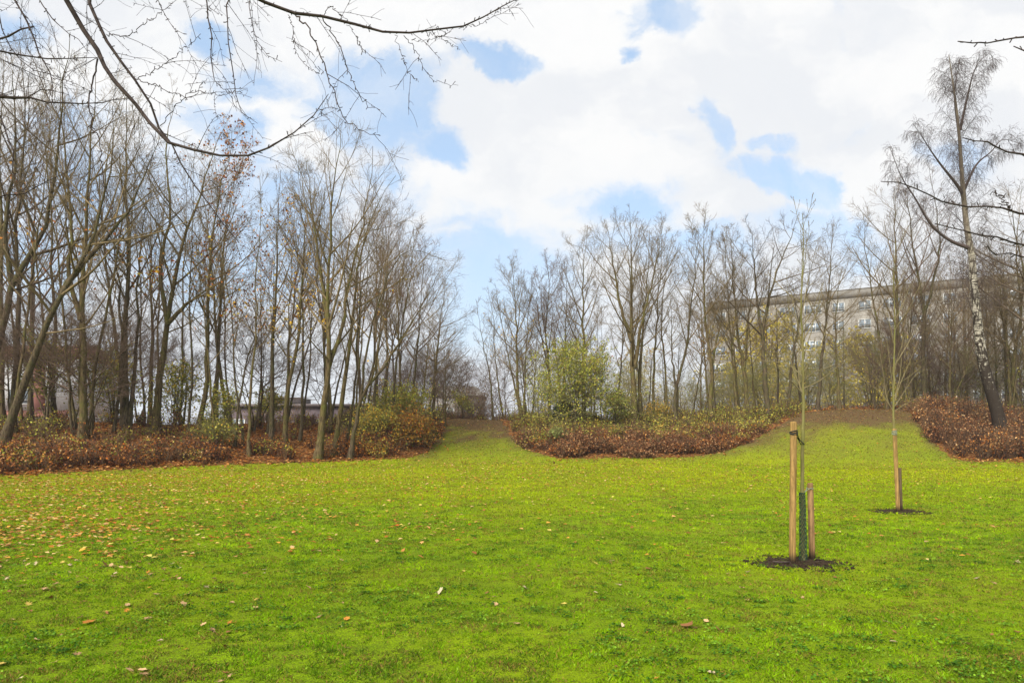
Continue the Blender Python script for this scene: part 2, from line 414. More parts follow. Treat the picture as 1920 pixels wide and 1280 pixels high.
# leaves strewn over the lawn: shapes for the nearest, folded rhombs for the rest
def lawn_leaves():
    rng = np.random.default_rng(8); N = 80000
    D = rng.uniform(4.2, 48, N); u = rng.uniform(-200, 2100, N); x = (u - 960) / F * D; y = D
    d = .055 + 3.2 * sst(y, 7, 13) * sst(y, 32, 20) * np.exp(-np.clip(u, 0, 2000) / 260) + .20 * sst(y, 14, 26) * (u < 1250) + .06 * sst(y, 12, 24)
    d += .35 * barefn(x, y) * (y > 30)
    d *= (.35 + 1.1 * vn(x, y, 1.6, 41) * (.4 + vn(x, y, .6, 42)))
    d *= np.where(y < 9, .8 + 1.6 * (u < 500), 1)
    k = (rng.random(N) < d * np.clip(y / 20, .34, 1.4)) & (bedf(x, y) < .3); x, y = x[k], y[k]
    o = np.argsort(y); x, y = x[o], y[o]
    n1 = 300
    C = np.stack([x[n1:], y[n1:], terr(x[n1:], y[n1:]) + .034], 1); m = MB()
    add_leaves(m, rng, C, rng.uniform(.024, .058, len(C))[:, None], TAN + RUST[:3] + [(.5, .40, .10)], .85)
    tag(m.build('fallen_leaves', M['leaf']), 'tan and orange leaves strewn over the far half of the lawn', 'fallen leaves', kind='stuff')
    protos = []
    def outline(kind, r):
        pts = []
        if kind == 0:   # lobed maple leaf
            rad = [.18, 1, .50, .92, .42, .80, .30, .55, .22, .55, .30, .80, .42, .92, .50, 1]
            # stalk at the first point, lobes around
            for i_, q_ in enumerate(rad):
                a = -math.pi / 2 + i_ * 2 * math.pi / len(rad); q2 = q_ * r.uniform(.85, 1.1); pts.append((q2 * math.cos(a), q2 * math.sin(a)))
        elif kind == 1:
            for i_ in range(12):
                a = i_ * math.pi / 6; pts.append((math.cos(a) * 1.0, math.sin(a) * .6 * (1 + .2 * math.cos(a))))
        else:
            for i_ in range(12):
                a = i_ * math.pi / 6; q2 = 1 if i_ % 2 else .74; pts.append((math.cos(a) * q2, math.sin(a) * q2 * .72))
        return pts
    cols = [('tan', (.50, .33, .17)), ('brown', (.26, .12, .05)), ('orange', (.52, .22, .035)), ('pale', (.52, .42, .27)), ('yellow', (.55, .42, .10))]
    wgt = [.38, .28, .15, .10, .09]
    lab = {'tan': 'dry tan leaf lying on the near grass', 'brown': 'curled dark brown leaf lying in the near grass', 'orange': 'orange leaf lying on the near lawn',
           'pale': 'pale cream leaf lying face up on the near lawn', 'yellow': 'dull yellow leaf lying on the near lawn'}
    for cn, cc in cols:
        for kind in (0, 2, 0):
            for v_ in range(2):
                r = random.Random(len(cn) * 31 + kind * 7 + v_ * 3 + len(protos)); pts = outline(kind, r); m = MB()
                cx_, cy_ = r.uniform(.1, .5), r.uniform(-.5, .6)
                f3 = lambda p, e=0: (p[0], p[1], .34 * (cx_ * p[0] ** 2 + cy_ * p[0] * p[1] + .4 * p[1] ** 2) + e)
                ring = [f3(p, r.uniform(-.03, .12)) for p in pts]
                m.fan(ring, (0, 0, -.04), np.array(cc) * r.uniform(.85, 1.15))
                m.tube([(0, -.15, 0), (.03, -.9, .05), (.1, -1.5, .02)], [.035, .03, .02], 4, np.array(cc) * .6)
                ob = m.build('fallen_leaf', M['dryleaf']); protos.append((cn, ob)); ob['_used'] = 0
    for i_ in range(n1):
        cn = cols[rng.choice(5, p=wgt)][0]; cand = [p for c_, p in protos if c_ == cn]; ob = cand[rng.integers(len(cand))]
        if ob['_used']: ob = ob.copy(); S.collection.objects.link(ob)
        else: ob['_used'] = 1
        s = rng.uniform(.018, .048); s *= 1.35 if rng.random() < .15 else 1
        ob.location = (x[i_], y[i_], float(terr(x[i_], y[i_])) + .010 + .2 * s); ob.scale = (s, s * rng.uniform(.7, 1), s * rng.uniform(.8, 1.8))
        ob.rotation_euler = (rng.normal() * .28, rng.normal() * .28, rng.uniform(0, 6.28))
        tag(ob, lab[cn], 'fallen leaf', 'fallen leaves on the near lawn')
    for cn, p in protos:
        if not p['_used']: bpy.data.objects.remove(p)
    for ob in S.objects:
        if '_used' in ob.keys(): del ob['_used']
lawn_leaves()

def clover():
    rng = np.random.default_rng(19); m = MB(); n = 2600
    k = .6; D = (rng.random(n) * (17 ** k - 3.9 ** k) + 3.9 ** k) ** (1 / k); u = rng.uniform(-150, 2080, n); keep = vn((u - 960) / F * D, D, 1.3, 66) > .42
    D, u = D[keep], u[keep]; x = (u - 960) / F * D; y = D
    for i_ in range(len(x)):
        q = rng.integers(10, 34); rr = rng.uniform(.03, .11); a = rng.uniform(0, 6.28, q); d = np.sqrt(rng.random(q)) * rr
        px_, py_ = x[i_] + np.cos(a) * d * 1.5, y[i_] + np.sin(a) * d
        cols = [(.045, .12, .008), (.065, .16, .012), (.03, .08, .008)] if rng.random() < .6 else [(.16, .28, .02), (.11, .22, .015)]
        add_leaves(m, rng, np.stack([px_, py_, terr(px_, py_) + rng.uniform(.012, .03, q)], 1), rng.uniform(.006, .014, q)[:, None], cols, .45, .85)
    tag(m.build('clover', M['blade']), 'dark green clover and small weeds among the near lawn grass', 'clover', kind='stuff')
clover()

# ------------------------------------------------------------------ tree growth
UP = np.array([0, 0, 1.])
def resample(pts, n):
    pts = np.asarray(pts, float)
    # Catmull-Rom through the traced points
    if len(pts) > 2:
        e = np.concatenate([[2 * pts[0] - pts[1]], pts, [2 * pts[-1] - pts[-2]]]); o = []
        for i_ in range(len(pts) - 1):
            p0, p1, p2, p3 = e[i_:i_ + 4]
            for t in np.linspace(0, 1, 8, endpoint=False):
                o.append(.5 * ((2 * p1) + (p2 - p0) * t + (2 * p0 - 5 * p1 + 4 * p2 - p3) * t * t + (3 * p1 - p0 - 3 * p2 + p3) * t ** 3))
        o.append(pts[-1]); pts = np.array(o)
    d = np.concatenate([[0], np.cumsum(np.linalg.norm(np.diff(pts, axis=0), axis=1))])
    s = np.linspace(0, d[-1], n)
    return np.stack([np.interp(s, d, pts[:, k]) for k in range(3)], 1)
def plen(P): return np.linalg.norm(np.diff(P, axis=1), axis=2).sum(1)
def kids(rng, P, R, cnt, t0, t1, ang, angj, L, npts, trop, jit, rk, rmin, az=None, tip=.3):
    K, n, _ = P.shape
    cnt = np.broadcast_to(np.asarray(cnt), (K,)).astype(int)
    par = np.repeat(np.arange(K), cnt); M_ = len(par)
    if M_ == 0: return np.zeros((0, npts, 3)), np.zeros((0, npts)), par, np.zeros(0)
    idx = np.arange(M_) - np.repeat(np.cumsum(cnt) - cnt, cnt)
    t = t0 + (t1 - t0) * (idx + rng.random(M_)) / np.repeat(cnt, cnt)
    f = t * (n - 1); i_ = np.minimum(f.astype(int), n - 2); w_ = (f - i_)[:, None]
    p = P[par, i_] * (1 - w_) + P[par, i_ + 1] * w_; r = R[par, i_] * (1 - w_[:, 0]) + R[par, i_ + 1] * w_[:, 0]
    T = P[par, i_ + 1] - P[par, i_]; T /= np.linalg.norm(T, axis=1, keepdims=True) + 1e-9
    a = np.where(np.abs(T[:, 2:3]) < .95, UP[None], np.array([[1., 0, 0]])); Uu = np.cross(T, a); Uu /= np.linalg.norm(Uu, axis=1, keepdims=True) + 1e-9
    V = np.cross(T, Uu)
    ph = (idx * 2.39996 + rng.normal(0, .5, M_) + np.repeat(rng.random(K) * 6.28, cnt)) if az is None else az
    an = ang + rng.normal(0, angj, M_)
    d = T * np.cos(an)[:, None] + (Uu * np.cos(ph)[:, None] + V * np.sin(ph)[:, None]) * np.sin(an)[:, None]
    s = (t - t0) / max(t1 - t0, 1e-6)
    Ls = L(par, s) * rng.uniform(.65, 1.25, M_); seg = (Ls / (npts - 1))[:, None]
    out = [p]
    for k in range(npts - 1):
        d = d + UP * trop + rng.normal(0, jit, (M_, 3)); d /= np.linalg.norm(d, axis=1, keepdims=True)
        p = p + d * seg; out.append(p)
    r0 = np.maximum(np.minimum(r * .72, rk * Ls), rmin)
    Rr = r0[:, None] * np.linspace(1, tip, npts)[None]; Rr = np.maximum(Rr, rmin * .7)
    return np.stack(out, 1), Rr, par, s

STY = {
 # n1, t0, angle1, trop1, jit, len power, n2, n3, n4, ang2, trop2
 'vase':    dict(n1=38, t0=.28, a1=.80, tr1=.11, j=.04, n2=9, n3=6, n4=2, a2=.60, tr2=.07),
 'slender': dict(n1=28, t0=.36, a1=.75, tr1=.10, j=.045, n2=8, n3=5, n4=2, a2=.62, tr2=.06),
 'spread':  dict(n1=26, t0=.30, a1=.95, tr1=.07, j=.06, n2=9, n3=6, n4=2, a2=.65, tr2=.05),
 'thin':    dict(n1=20, t0=.35, a1=.75, tr1=.10, j=.05, n2=6, n3=4, n4=2, a2=.62, tr2=.06),
 'birch':   dict(n1=34, t0=.34, a1=.95, tr1=.02, j=.09, n2=10, n3=8, n4=5, a2=.8, tr2=-.12),
}
def grow(rng, stems, radii, cw, style, twig_r=.0055, dens=1.0):
    """stems: list of (n,3) polylines local to the base; returns levels of (P,R)"""
    s = STY[style]; P0 = np.stack(stems); R0 = np.stack(radii); lv = [(P0, R0)]
    K = len(stems); c1 = np.full(K, max(6, int(s['n1'] * dens))); c1[1:] = np.maximum(5, (c1[1:] * .6).astype(int))
    scl = np.ones(K); scl[1:] = .72
    def L1(par, q): return scl[par] * cw * 1.95 * ((1 - q) ** .8 * (.5 + .5 * np.minimum(1, q * 3.0)) + .26)
    P1, R1, p1, q1 = kids(rng, P0, R0, c1, s['t0'], .985, s['a1'], .16, L1, 7, s['tr1'], s['j'], .014, twig_r * 1.8)
    l1 = plen(P1); lv.append((P1, R1))
    c2 = np.maximum(2, np.round(s['n2'] * dens * np.clip(l1 / (cw * 1.0), .3, 1.4))).astype(int)
    P2, R2, p2, q2 = kids(rng, P1, R1, c2, .16, .98, s['a2'], .2, lambda p, q: l1[p] * .50 * (1 - .6 * q), 5, s['tr2'], .05, .009, twig_r * 1.3)
    l2 = plen(P2); lv.append((P2, R2))
    P3, R3, p3, q3 = kids(rng, P2, R2, max(1, round(s['n3'])), .12, .98, .65, .25, lambda p, q: l2[p] * .50 * (1 - .5 * q) + .10, 4, s['tr2'], .06, .008, twig_r)
    l3 = plen(P3); lv.append((P3, R3))
    if s['n4']:
        P4, R4, p4, q4 = kids(rng, P3, R3, s['n4'], .15, .95, .65, .3, lambda p, q: l3[p] * .5 + .08, 3, s['tr2'] * 1.3, .06, .008, twig_r * .85)
        lv.append((P4, R4))
    return lv
def make_tree(name, base, lv, mt, mtw, leaves=None, rng=None, flare=True, lsize=.06, birchlike=False):
    root = empty(name, base)
    m = MB(); P0, R0 = lv[0]; R0 = R0.copy(); side = None
    if birchlike: side = (P0[1:], R0[1:]); P0, R0 = P0[:1], R0[:1]
    if flare:
        z = P0[:, :, 2]; R0 *= 1 + .55 * np.exp(-np.clip(z, 0, None) / .35)
    m.tube(P0, R0, 10); m.build('trunk', mt, root, True)
    m = MB(); m.tube(*lv[1], 5)
    if side is not None: m.tube(*side, 6)
    for (P, R) in lv[2:]: m.tube(P, R, 3)
    m.build('crown', mtw, root, True)
    if leaves:
        n, cols, lo, hi = leaves; P = lv[-1][0]; k = rng.integers(0, len(P), n * 3); C = P[k, -1] + rng.normal(0, .05, (n * 3, 3))
        hh = C[:, 2]; sel = (hh > lo) & (hh < hi); C = C[sel][:n]
        # leaves hang on in patches
        pn = vn(C[:, 0] * 1.0 + C[:, 1], C[:, 2], 1.1, 17); C = C[rng.random(len(C)) < np.clip((pn - .3) * 2.2, .08, 1)]
        if len(C):
            m = MB(); add_leaves(m, rng, C, rng.uniform(lsize * .7, lsize * 1.3, len(C))[:, None], cols); m.build('leaves', M['leaf'], root)
    return root

def traced(name, label, stems, r0, D, cw, style, mt='bark', mtw='twig', leaves=None, seed=0, back=0.0, group=None, dens=1.0, twr=.0055, lsize=.06):
    """stems: pixel polylines base->top on the photo, at depth D; r0 = trunk half-width in pixels"""
    rng = np.random.default_rng(seed + 100)
    u, v = stems[0][0]
    if D is None: D = (ground_D(u, v) or (np.interp(u, TU, TF) + np.interp(u, TU, TW))) + back
    bx = (u - 960) / F * D; base = np.array([bx, D, float(terr(bx, D)) - .05])
    SP, SR = [], []
    for k, st in enumerate(stems):
        pts = []
        dy = 0; n = len(st); dd = rng.normal(0, .05) if k == 0 else rng.normal(0, .14)
        hz0 = st[0][1]
        for i_, (a, b) in enumerate(st):
            h = (hz0 - b) / F * D; pts.append(px(a, b, D + dd * h * (1 if k else .6)))
        pts = np.array(pts)
        if k == 0: pts[0] = base
        pts = pts - base
        rp = resample(pts, 18)
        # natural kinks
        kx = rng.normal(0, .05, (18, 3)); kx[0] = 0; kx[:, 2] = 0; rp = rp + kx * np.linspace(.4, 1, 18)[:, None]
        qq = np.linspace(0, 1, 18); rr = .76 * r0 / F * D * (1 if k == 0 else .62) * (.97 * (1 - qq) ** 1.05 * (1 - .15 * qq) + .03)
        SP.append(rp); SR.append(np.maximum(rr, .011))
    lv = grow(rng, SP, SR, cw / F * D, style, twr, dens)
    if leaves: leaves = (leaves[0], leaves[1], leaves[2], leaves[3])
    o = make_tree(name, base, lv, M[mt], M[mtw], leaves, rng, lsize=lsize)
    return tag(o, label, 'tree', group)

LG = 'bare trees on the left bank'; MG = 'bare trees on the middle bank'; RG = 'bare trees on the right mound'
T = [
 # left bank
 ('bare_tree', 'thick mossy trunk at the left edge leaning strongly right across its neighbours', [[(6, 832), (45, 715), (82, 630), (117, 548), (156, 486), (176, 440), (200, 340), (215, 200)], [(117, 548), (150, 500), (205, 440), (250, 380), (300, 250)]], 11, None, 95, 'spread', 'bark_dark', 'twig', None, LG),
 ('bare_tree', 'big tree leaning in from beyond the left edge, crossing behind the mossy one', [[(-50, 830), (0, 634), (23, 537), (62, 466), (94, 390), (110, 250), (130, 60)], [(23, 537), (10, 430), (30, 280), (20, 100)]], 11, 31, 110, 'spread', 'bark_dark', 'twig_dark', None, LG),
 ('bare_tree', 'upright dark trunk just right of the left picture edge', [[(22, 800), (30, 680), (36, 570), (30, 430), (45, 250), (40, 80)]], 8, None, 85, 'vase', 'bark_dark', 'twig_dark', None, LG),
 ('bare_tree', 'stout straight tree with ivy green base, double trunk, tallest of the left bank', [[(156, 823), (158, 700), (154, 572), (160, 440), (168, 300), (180, 130)], [(152, 600), (130, 520), (133, 420), (120, 260), (110, 120)]], 10, None, 95, 'vase', 'bark', 'twig', (500, YELG, .5, 5), LG),
 ('bare_tree', 'slim stem leaning right out of the foot of the stout double trunk', [[(170, 815), (178, 680), (200, 580), (220, 480), (235, 350), (250, 200)]], 5, None, 60, 'slender', 'bark', 'twig', None, LG),
 ('bare_tree', 'dark bundle of stems with a bushy base, between stout double trunk and yellow green bush', [[(236, 806), (234, 700), (238, 560), (240, 450), (236, 320), (240, 170)], [(230, 800), (228, 640), (220, 500), (205, 340)], [(243, 800), (256, 640), (262, 500), (280, 320)]], 9, None, 70, 'vase', 'bark_dark', 'twig_dark', None, LG),
 ('bare_tree', 'mossy curved trunk forking wide like a Y at half height, left bank centre', [[(291, 806), (300, 712), (312, 619), (328, 517), (344, 450), (372, 380), (400, 290), (420, 235)], [(314, 610), (300, 500), (318, 400), (312, 280), (330, 165)], [(316, 605), (345, 575), (385, 545), (430, 520)]], 9.5, None, 70, 'spread', 'bark', 'twig', (260, RUST, 6, 16), LG),
 ('bare_tree', 'straight tall pole trunk right of the Y shaped tree, its crown still holding brown leaves', [[(372, 812), (388, 700), (390, 560), (398, 460), (408, 380), (425, 300), (440, 240)]], 6.5, None, 62, 'vase', 'bark', 'twig', (1700, RUST, 8, 17), LG),
 ('bare_tree', 'thin straight pole close behind the brown leaved crown', [[(405, 812), (410, 640), (415, 500), (432, 390), (455, 270)]], 4, None, 55, 'vase', 'bark', 'twig', (1100, RUST, 8, 17), LG),
 ('bare_tree', 'thin crooked sapling leaning right at the front of the left bank', [[(440, 838), (450, 740), (462, 680), (485, 600), (500, 520)]], 3.5, None, 38, 'thin', 'bark_dark', 'twig_dark', (90, YELG, 1, 4), LG),
 ('bare_tree', 'slender grey sapling at the very edge of the leaf carpet', [[(467, 855), (468, 770), (478, 640), (482, 500), (490, 400), (486, 330)]], 4, None, 40, 'slender', 'bark', 'twig', (300, RUST, 5, 12), LG),
 ('bare_tree', 'straight brown trunk with yellow leaves low in its crown', [[(508, 835), (510, 732), (514, 595), (518, 497), (522, 400), (528, 318)]], 6.5, None, 48, 'slender', 'bark_dark', 'twig', (900, YELL + RUST, 3, 13), LG),
 ('bare_tree', 'bent trunk with S shaped lower stem, next to the straight brown trunk', [[(534, 838), (538, 744), (553, 673), (563, 576), (571, 478), (566, 380), (560, 300)]], 6, None, 52, 'vase', 'bark', 'twig', (500, YELL, 3, 10), LG),
 ('bare_tree', 'thin dark stem tucked behind the S shaped one', [[(562, 828), (570, 700), (566, 560), (585, 440), (590, 330)]], 4, None, 40, 'slender', 'bark_dark', 'twig', None, LG),
 ('bare_tree', 'large mossy tree at the lawn edge with a tall fan shaped crown', [[(596, 861), (606, 771), (618, 673), (614, 595), (618, 498), (622, 380), (640, 238)], [(616, 690), (640, 620), (650, 545), (672, 460), (690, 360), (700, 275)], [(614, 600), (600, 500), (585, 400), (575, 300)]], 9, None, 92, 'vase', 'bark', 'twig', (700, YELL, 2, 8), LG),
 ('bare_tree', 'trunk leaning right beside the large fan shaped one', [[(626, 855), (640, 760), (655, 650), (665, 560), (678, 460), (715, 370), (740, 330)]], 7, None, 78, 'spread', 'bark', 'twig', None, LG),
 ('bare_tree', 'low forked tree leaning far right over the path, its long limb reaching into the sky', [[(656, 860), (668, 790), (682, 735), (720, 690), (750, 640), (790, 575), (830, 500)], [(676, 750), (690, 650), (720, 540), (760, 470), (835, 488)]], 6, None, 85, 'spread', 'bark_dark', 'twig', (120, YELL, 1, 5), LG),
 ('bare_tree', 'thin dark stem growing from the foot of the low forked tree', [[(645, 852), (664, 740), (672, 600), (690, 480), (720, 400)]], 4, None, 48, 'slender', 'bark_dark', 'twig', None, LG),
 ('bare_tree', 'thin tree with purple brown twigs behind the low forked tree', [[(700, 815), (705, 700), (715, 590), (725, 480), (735, 390)]], 4, None, 60, 'slender', 'bark_dark', 'twig_purple', None, LG),
 ('bare_tree', 'thin leaning tree with purple brown twigs, mid way down the sloping skyline', [[(735, 812), (740, 720), (752, 620), (770, 520), (775, 430)]], 4, None, 58, 'slender', 'bark_dark', 'twig_purple', None, LG),
 ('bare_tree', 'bushy tree with dark twigs above the yellow green shrub beside the path', [[(772, 808), (776, 720), (785, 620), (792, 530), (800, 460)]], 4, None, 60, 'slender', 'bark_dark', 'twig_purple', None, LG),
 ('bare_tree', 'last tree of the left bank, narrow trunk by the path', [[(811, 790), (817, 705), (825, 603), (838, 520)]], 4, 50, 46, 'spread', 'bark_dark', 'twig', None, LG),
 # middle bank
 ('bare_tree', 'first thin wavy tree right of the grassy path', [[(925, 790), (918, 700), (905, 640), (893, 560)]], 2.6, 54, 24, 'thin', 'bark', 'twig', None, MG),
 ('bare_tree', 'thin wavy tree second from the grassy path', [[(945, 792), (930, 690), (925, 600), (915, 540)]], 2.6, 54, 26, 'thin', 'bark', 'twig', (60, YELL, 2, 9), MG),
 ('bare_tree', 'many stemmed tree with a few orange leaves, left of the leafy green tree', [[(980, 790), (971, 731), (969, 626), (966, 560), (960, 490)], [(978, 790), (958, 690), (940, 600), (930, 530)], [(982, 790), (985, 690), (990, 600), (1000, 520)]], 5, 46, 42, 'vase', 'bark', 'twig', (260, YELL, 3, 8), MG),
 ('bare_tree', 'dark trunked tree rising behind the left side of the leafy green tree', [[(1031, 795), (1030, 700), (1024, 620), (1030, 540), (1022, 488)], [(1030, 700), (1012, 610), (1003, 520)]], 4.5, 46, 40, 'vase', 'bark_dark', 'twig_purple', None, MG),
 ('bare_tree', 'straight mossy tree rising out of the leafy green tree', [[(1096, 795), (1095, 700), (1094, 600), (1092, 520), (1094, 440)]], 6, 46, 46, 'vase', 'bark', 'twig', None, MG),
 ('bare_tree', 'thin tree half hidden behind the leafy green tree', [[(1060, 795), (1058, 680), (1062, 580), (1058, 490)]], 3.5, 49, 38, 'slender', 'bark_dark', 'twig_purple', None, MG),
 ('bare_tree', 'broad mossy tree with a regular fan crown, the biggest of the middle bank', [[(1190, 806), (1187, 700), (1184, 610), (1184, 520), (1182, 412)], [(1190, 690), (1205, 600), (1225, 520), (1240, 430)], [(1184, 640), (1165, 580), (1150, 500), (1140, 430)]], 8.5, None, 62, 'vase', 'bark', 'twig', None, MG),
 ('bare_tree', 'pale second trunk touching the biggest tree of the middle bank', [[(1201, 803), (1199, 720), (1204, 640), (1212, 540), (1218, 440)]], 6, None, 40, 'slender', 'bark', 'twig', None, MG),
 ('bare_tree', 'long slim pole trunk right of the biggest middle tree', [[(1225, 798), (1226, 690), (1234, 560), (1240, 490), (1242, 415)]], 4, None, 44, 'slender', 'bark', 'twig', None, MG),
 ('bare_tree', 'thin wavy stem between two slim middle trees', [[(1249, 797), (1248, 700), (1240, 600), (1250, 500), (1262, 440)]], 3.5, None, 34, 'thin', 'bark', 'twig', None, MG),
 ('bare_tree', 'forked dark tree leaning right, near the small white roof', [[(1266, 790), (1268, 730), (1285, 660), (1296, 580), (1303, 500), (1310, 430)], [(1267, 740), (1260, 650), (1258, 560)]], 5, 44, 42, 'slender', 'bark_dark', 'twig', None, MG),
 ('bare_tree', 'tree standing before the left end of the apartment block', [[(1333, 783), (1333, 689), (1326, 626), (1322, 566), (1318, 503), (1322, 400)], [(1334, 690), (1350, 610), (1365, 520)]], 5.5, 44, 48, 'vase', 'bark', 'twig', None, MG),
 ('bare_tree', 'thin stem of a close pair in front of the yellow willow', [[(1384, 772), (1375, 690), (1368, 600), (1362, 500), (1360, 425)]], 3.5, 45, 34, 'slender', 'bark', 'twig', None, MG),
 ('bare_tree', 'thicker mossy stem of a close pair in front of the yellow willow', [[(1402, 772), (1395, 690), (1384, 620), (1376, 540), (1370, 440)], [(1396, 690), (1405, 590), (1425, 500)]], 6, 45, 50, 'vase', 'bark', 'twig', None, MG),
 ('bare_tree', 'dark crooked trunk at the top of the red hedge, bending right', [[(1442, 787), (1435, 731), (1431, 626), (1442, 562), (1461, 496), (1482, 450), (1500, 400)], [(1432, 640), (1420, 570), (1415, 500), (1408, 430)]], 7, None, 60, 'spread', 'bark_dark', 'twig_dark', None, MG),
 ('bare_tree', 'slanting dark stem just left of the near young tree', [[(1477, 772), (1483, 700), (1496, 620), (1515, 540), (1530, 460)]], 4.5, 46, 44, 'slender', 'bark_dark', 'twig', None, MG),
 ('bare_tree', 'tall slim tree at the left end of the bare mound top', [[(1533, 765), (1540, 680), (1550, 590), (1556, 500), (1560, 420)]], 5, 47, 44, 'slender', 'bark_dark', 'twig', None, RG),
 ('bare_tree', 'small tree with short branches on the mound top, left of the gold willow', [[(1574, 764), (1570, 690), (1566, 620), (1572, 540), (1580, 500)]], 4.5, 47, 40, 'spread', 'bark', 'twig', None, RG),
 ('bare_tree', 'tall tree with steep branches behind the far young tree', [[(1693, 765), (1684, 640), (1681, 520), (1678, 440), (1676, 350)]], 6.5, 47, 66, 'vase', 'bark', 'twig', None, RG),
 ('bare_tree', 'slim stem leaning left beside the far young tree', [[(1664, 765), (1654, 661), (1638, 566), (1626, 485), (1618, 400)]], 4, 47, 42, 'slender', 'bark', 'twig', None, RG),
 ('bare_tree', 'dark reddish trunk rising from the thicket left of the birch', [[(1735, 765), (1731, 661), (1731, 584), (1722, 520), (1710, 450), (1700, 330)], [(1730, 600), (1752, 520), (1760, 430), (1745, 330)]], 6.5, 46, 52, 'slender', 'bark_dark', 'twig_purple', None, RG),
 ('bare_tree', 'mossy tree behind the birch at the right edge', [[(1905, 790), (1900, 680), (1915, 580), (1905, 480), (1915, 350)], [(1900, 690), (1880, 600), (1870, 500)]], 5.5, 46, 75, 'spread', 'bark', 'twig', None, RG),
 ('bare_tree', 'dark spreading tree entering from the right edge', [[(1955, 800), (1950, 660), (1935, 560), (1910, 470), (1890, 360)], [(1950, 680), (1980, 560), (1975, 400)]], 7, 42, 90, 'spread', 'bark_dark', 'twig_dark', None, RG),
]
for k, (nm, lab, st, r0, D, cw, sty, mt, mtw, lf, grp) in enumerate(T):
    traced(nm, lab, st, r0, D, cw, sty, mt, mtw, lf, seed=k, group=grp, twr=.0055 if grp != LG else .005, dens=.51 if grp == LG else .62)

# the birch
def birch():
    rng = np.random.default_rng(5); D = ground_D(1882, 824); u, v = 1882, 824
    bx = (u - 960) / F * D; base = np.array([bx, D, float(terr(bx, D)) - .05])
    stems = [[(1882, 824), (1866, 759), (1849, 703), (1838, 647), (1831, 584), (1826, 534), (1821, 468), (1814, 437), (1805, 349), (1796, 226), (1779, 103)],
             [(1806, 365), (1793, 345), (1765, 310), (1745, 282), (1728, 255), (1712, 232)],
             [(1800, 245), (1812, 190), (1828, 130), (1852, 102), (1862, 108)],
             [(1816, 465), (1780, 450), (1745, 420), (1715, 370), (1690, 331), (1668, 275)],
             [(1806, 360), (1830, 310), (1858, 285), (1880, 262), (1915, 270)],
             [(1798, 250), (1790, 180), (1800, 110)]]
    rr0 = [12.5, 3.4, 2.8, 3.4, 3, 2.6]; SP, SR = [], []
    for k, st in enumerate(stems):
        dd = 0 if k == 0 else rng.normal(0, .25)
        pts = np.array([px(a, b, D + dd * (st[0][1] - b) / F * D) for a, b in st]); 
        if k == 0: pts[0] = base
        SP.append(resample(pts - base, 26)); SR.append(np.maximum(rr0[k] / F * D * (1 - .95 * np.linspace(0, 1, 26) ** .8), .012))
    P0, R0 = np.stack(SP), np.stack(SR); lv = [(P0, R0)]
    sc = D / F
    c1 = np.array([74, 12, 10, 13, 11, 8])
    P1, R1, _, _ = kids(rng, P0, R0, c1, .30, .98, .85, .2, lambda p, q: np.where(p == 0, 66, 38) * sc * ((1 - q) ** .7 * .75 + .28), 7, .02, .10, .011, .011)
    l1 = plen(P1); lv.append((P1, R1))
    P2, R2, _, _ = kids(rng, P1, R1, 8, .2, .98, .8, .25, lambda p, q: l1[p] * .5 * (1 - .5 * q) + .15, 6, -.13, .08, .006, .006)
    l2 = plen(P2); lv.append((P2, R2))
    P3, R3, _, _ = kids(rng, P2, R2, 5, .15, .98, .7, .25, lambda p, q: .22 + .6 * l2[p] * (1 - .4 * q), 5, -.36, .09, .005, .0042)
    lv.append((P3, R3))
    P4, R4, _, _ = kids(rng, P3, R3, 2, .3, .95, .5, .25, lambda p, q: np.full(len(p), .22), 3, -.4, .07, .005, .0036)
    lv.append((P4, R4))
    o = make_tree('birch_tree', base, lv, M['birch'], plain_mat('birch_twigs', (.062, .045, .042), .8, .25, 3), birchlike=True)
    tag(o, 'tall weeping birch with cracked black and white bark leaning left out of the hedge', 'birch tree')
birch()

# ------------------------------------------------------------------ filler trees copied from prototypes
def proto_tree(h, cw, r0, style, mt, mtw, seed, leaves=None, extra=0, dens=1.0, lsize=.06, twr=.0058):
    rng = np.random.default_rng(seed); SP, SR = [], []
    for k in range(1 + extra):
        a = rng.uniform(0, 6.28); ln = rng.uniform(.02, .10) if k == 0 else rng.uniform(.12, .3)
        zs = np.linspace(0 if k == 0 else .12 * h * rng.random(), h * (1 if k == 0 else rng.uniform(.75, .95)), 18)
        q = np.linspace(0, 1, 18); wob = np.cumsum(rng.normal(0, .035, (18, 2)), 0); wob[0] = 0
        P = np.stack([np.cos(a) * ln * h * q ** 1.2 + wob[:, 0], np.sin(a) * ln * h * q ** 1.2 + wob[:, 1], zs], 1)
        SP.append(P); SR.append(np.maximum(r0 * (1 if k == 0 else .65) * (.97 * (1 - q) ** 1.1 + .03), .010))
    lv = grow(rng, SP, SR, cw, style, twr, dens)
    return make_tree('bare_tree', (0, 0, -500), lv, M[mt], M[mtw], leaves, rng, lsize=lsize)
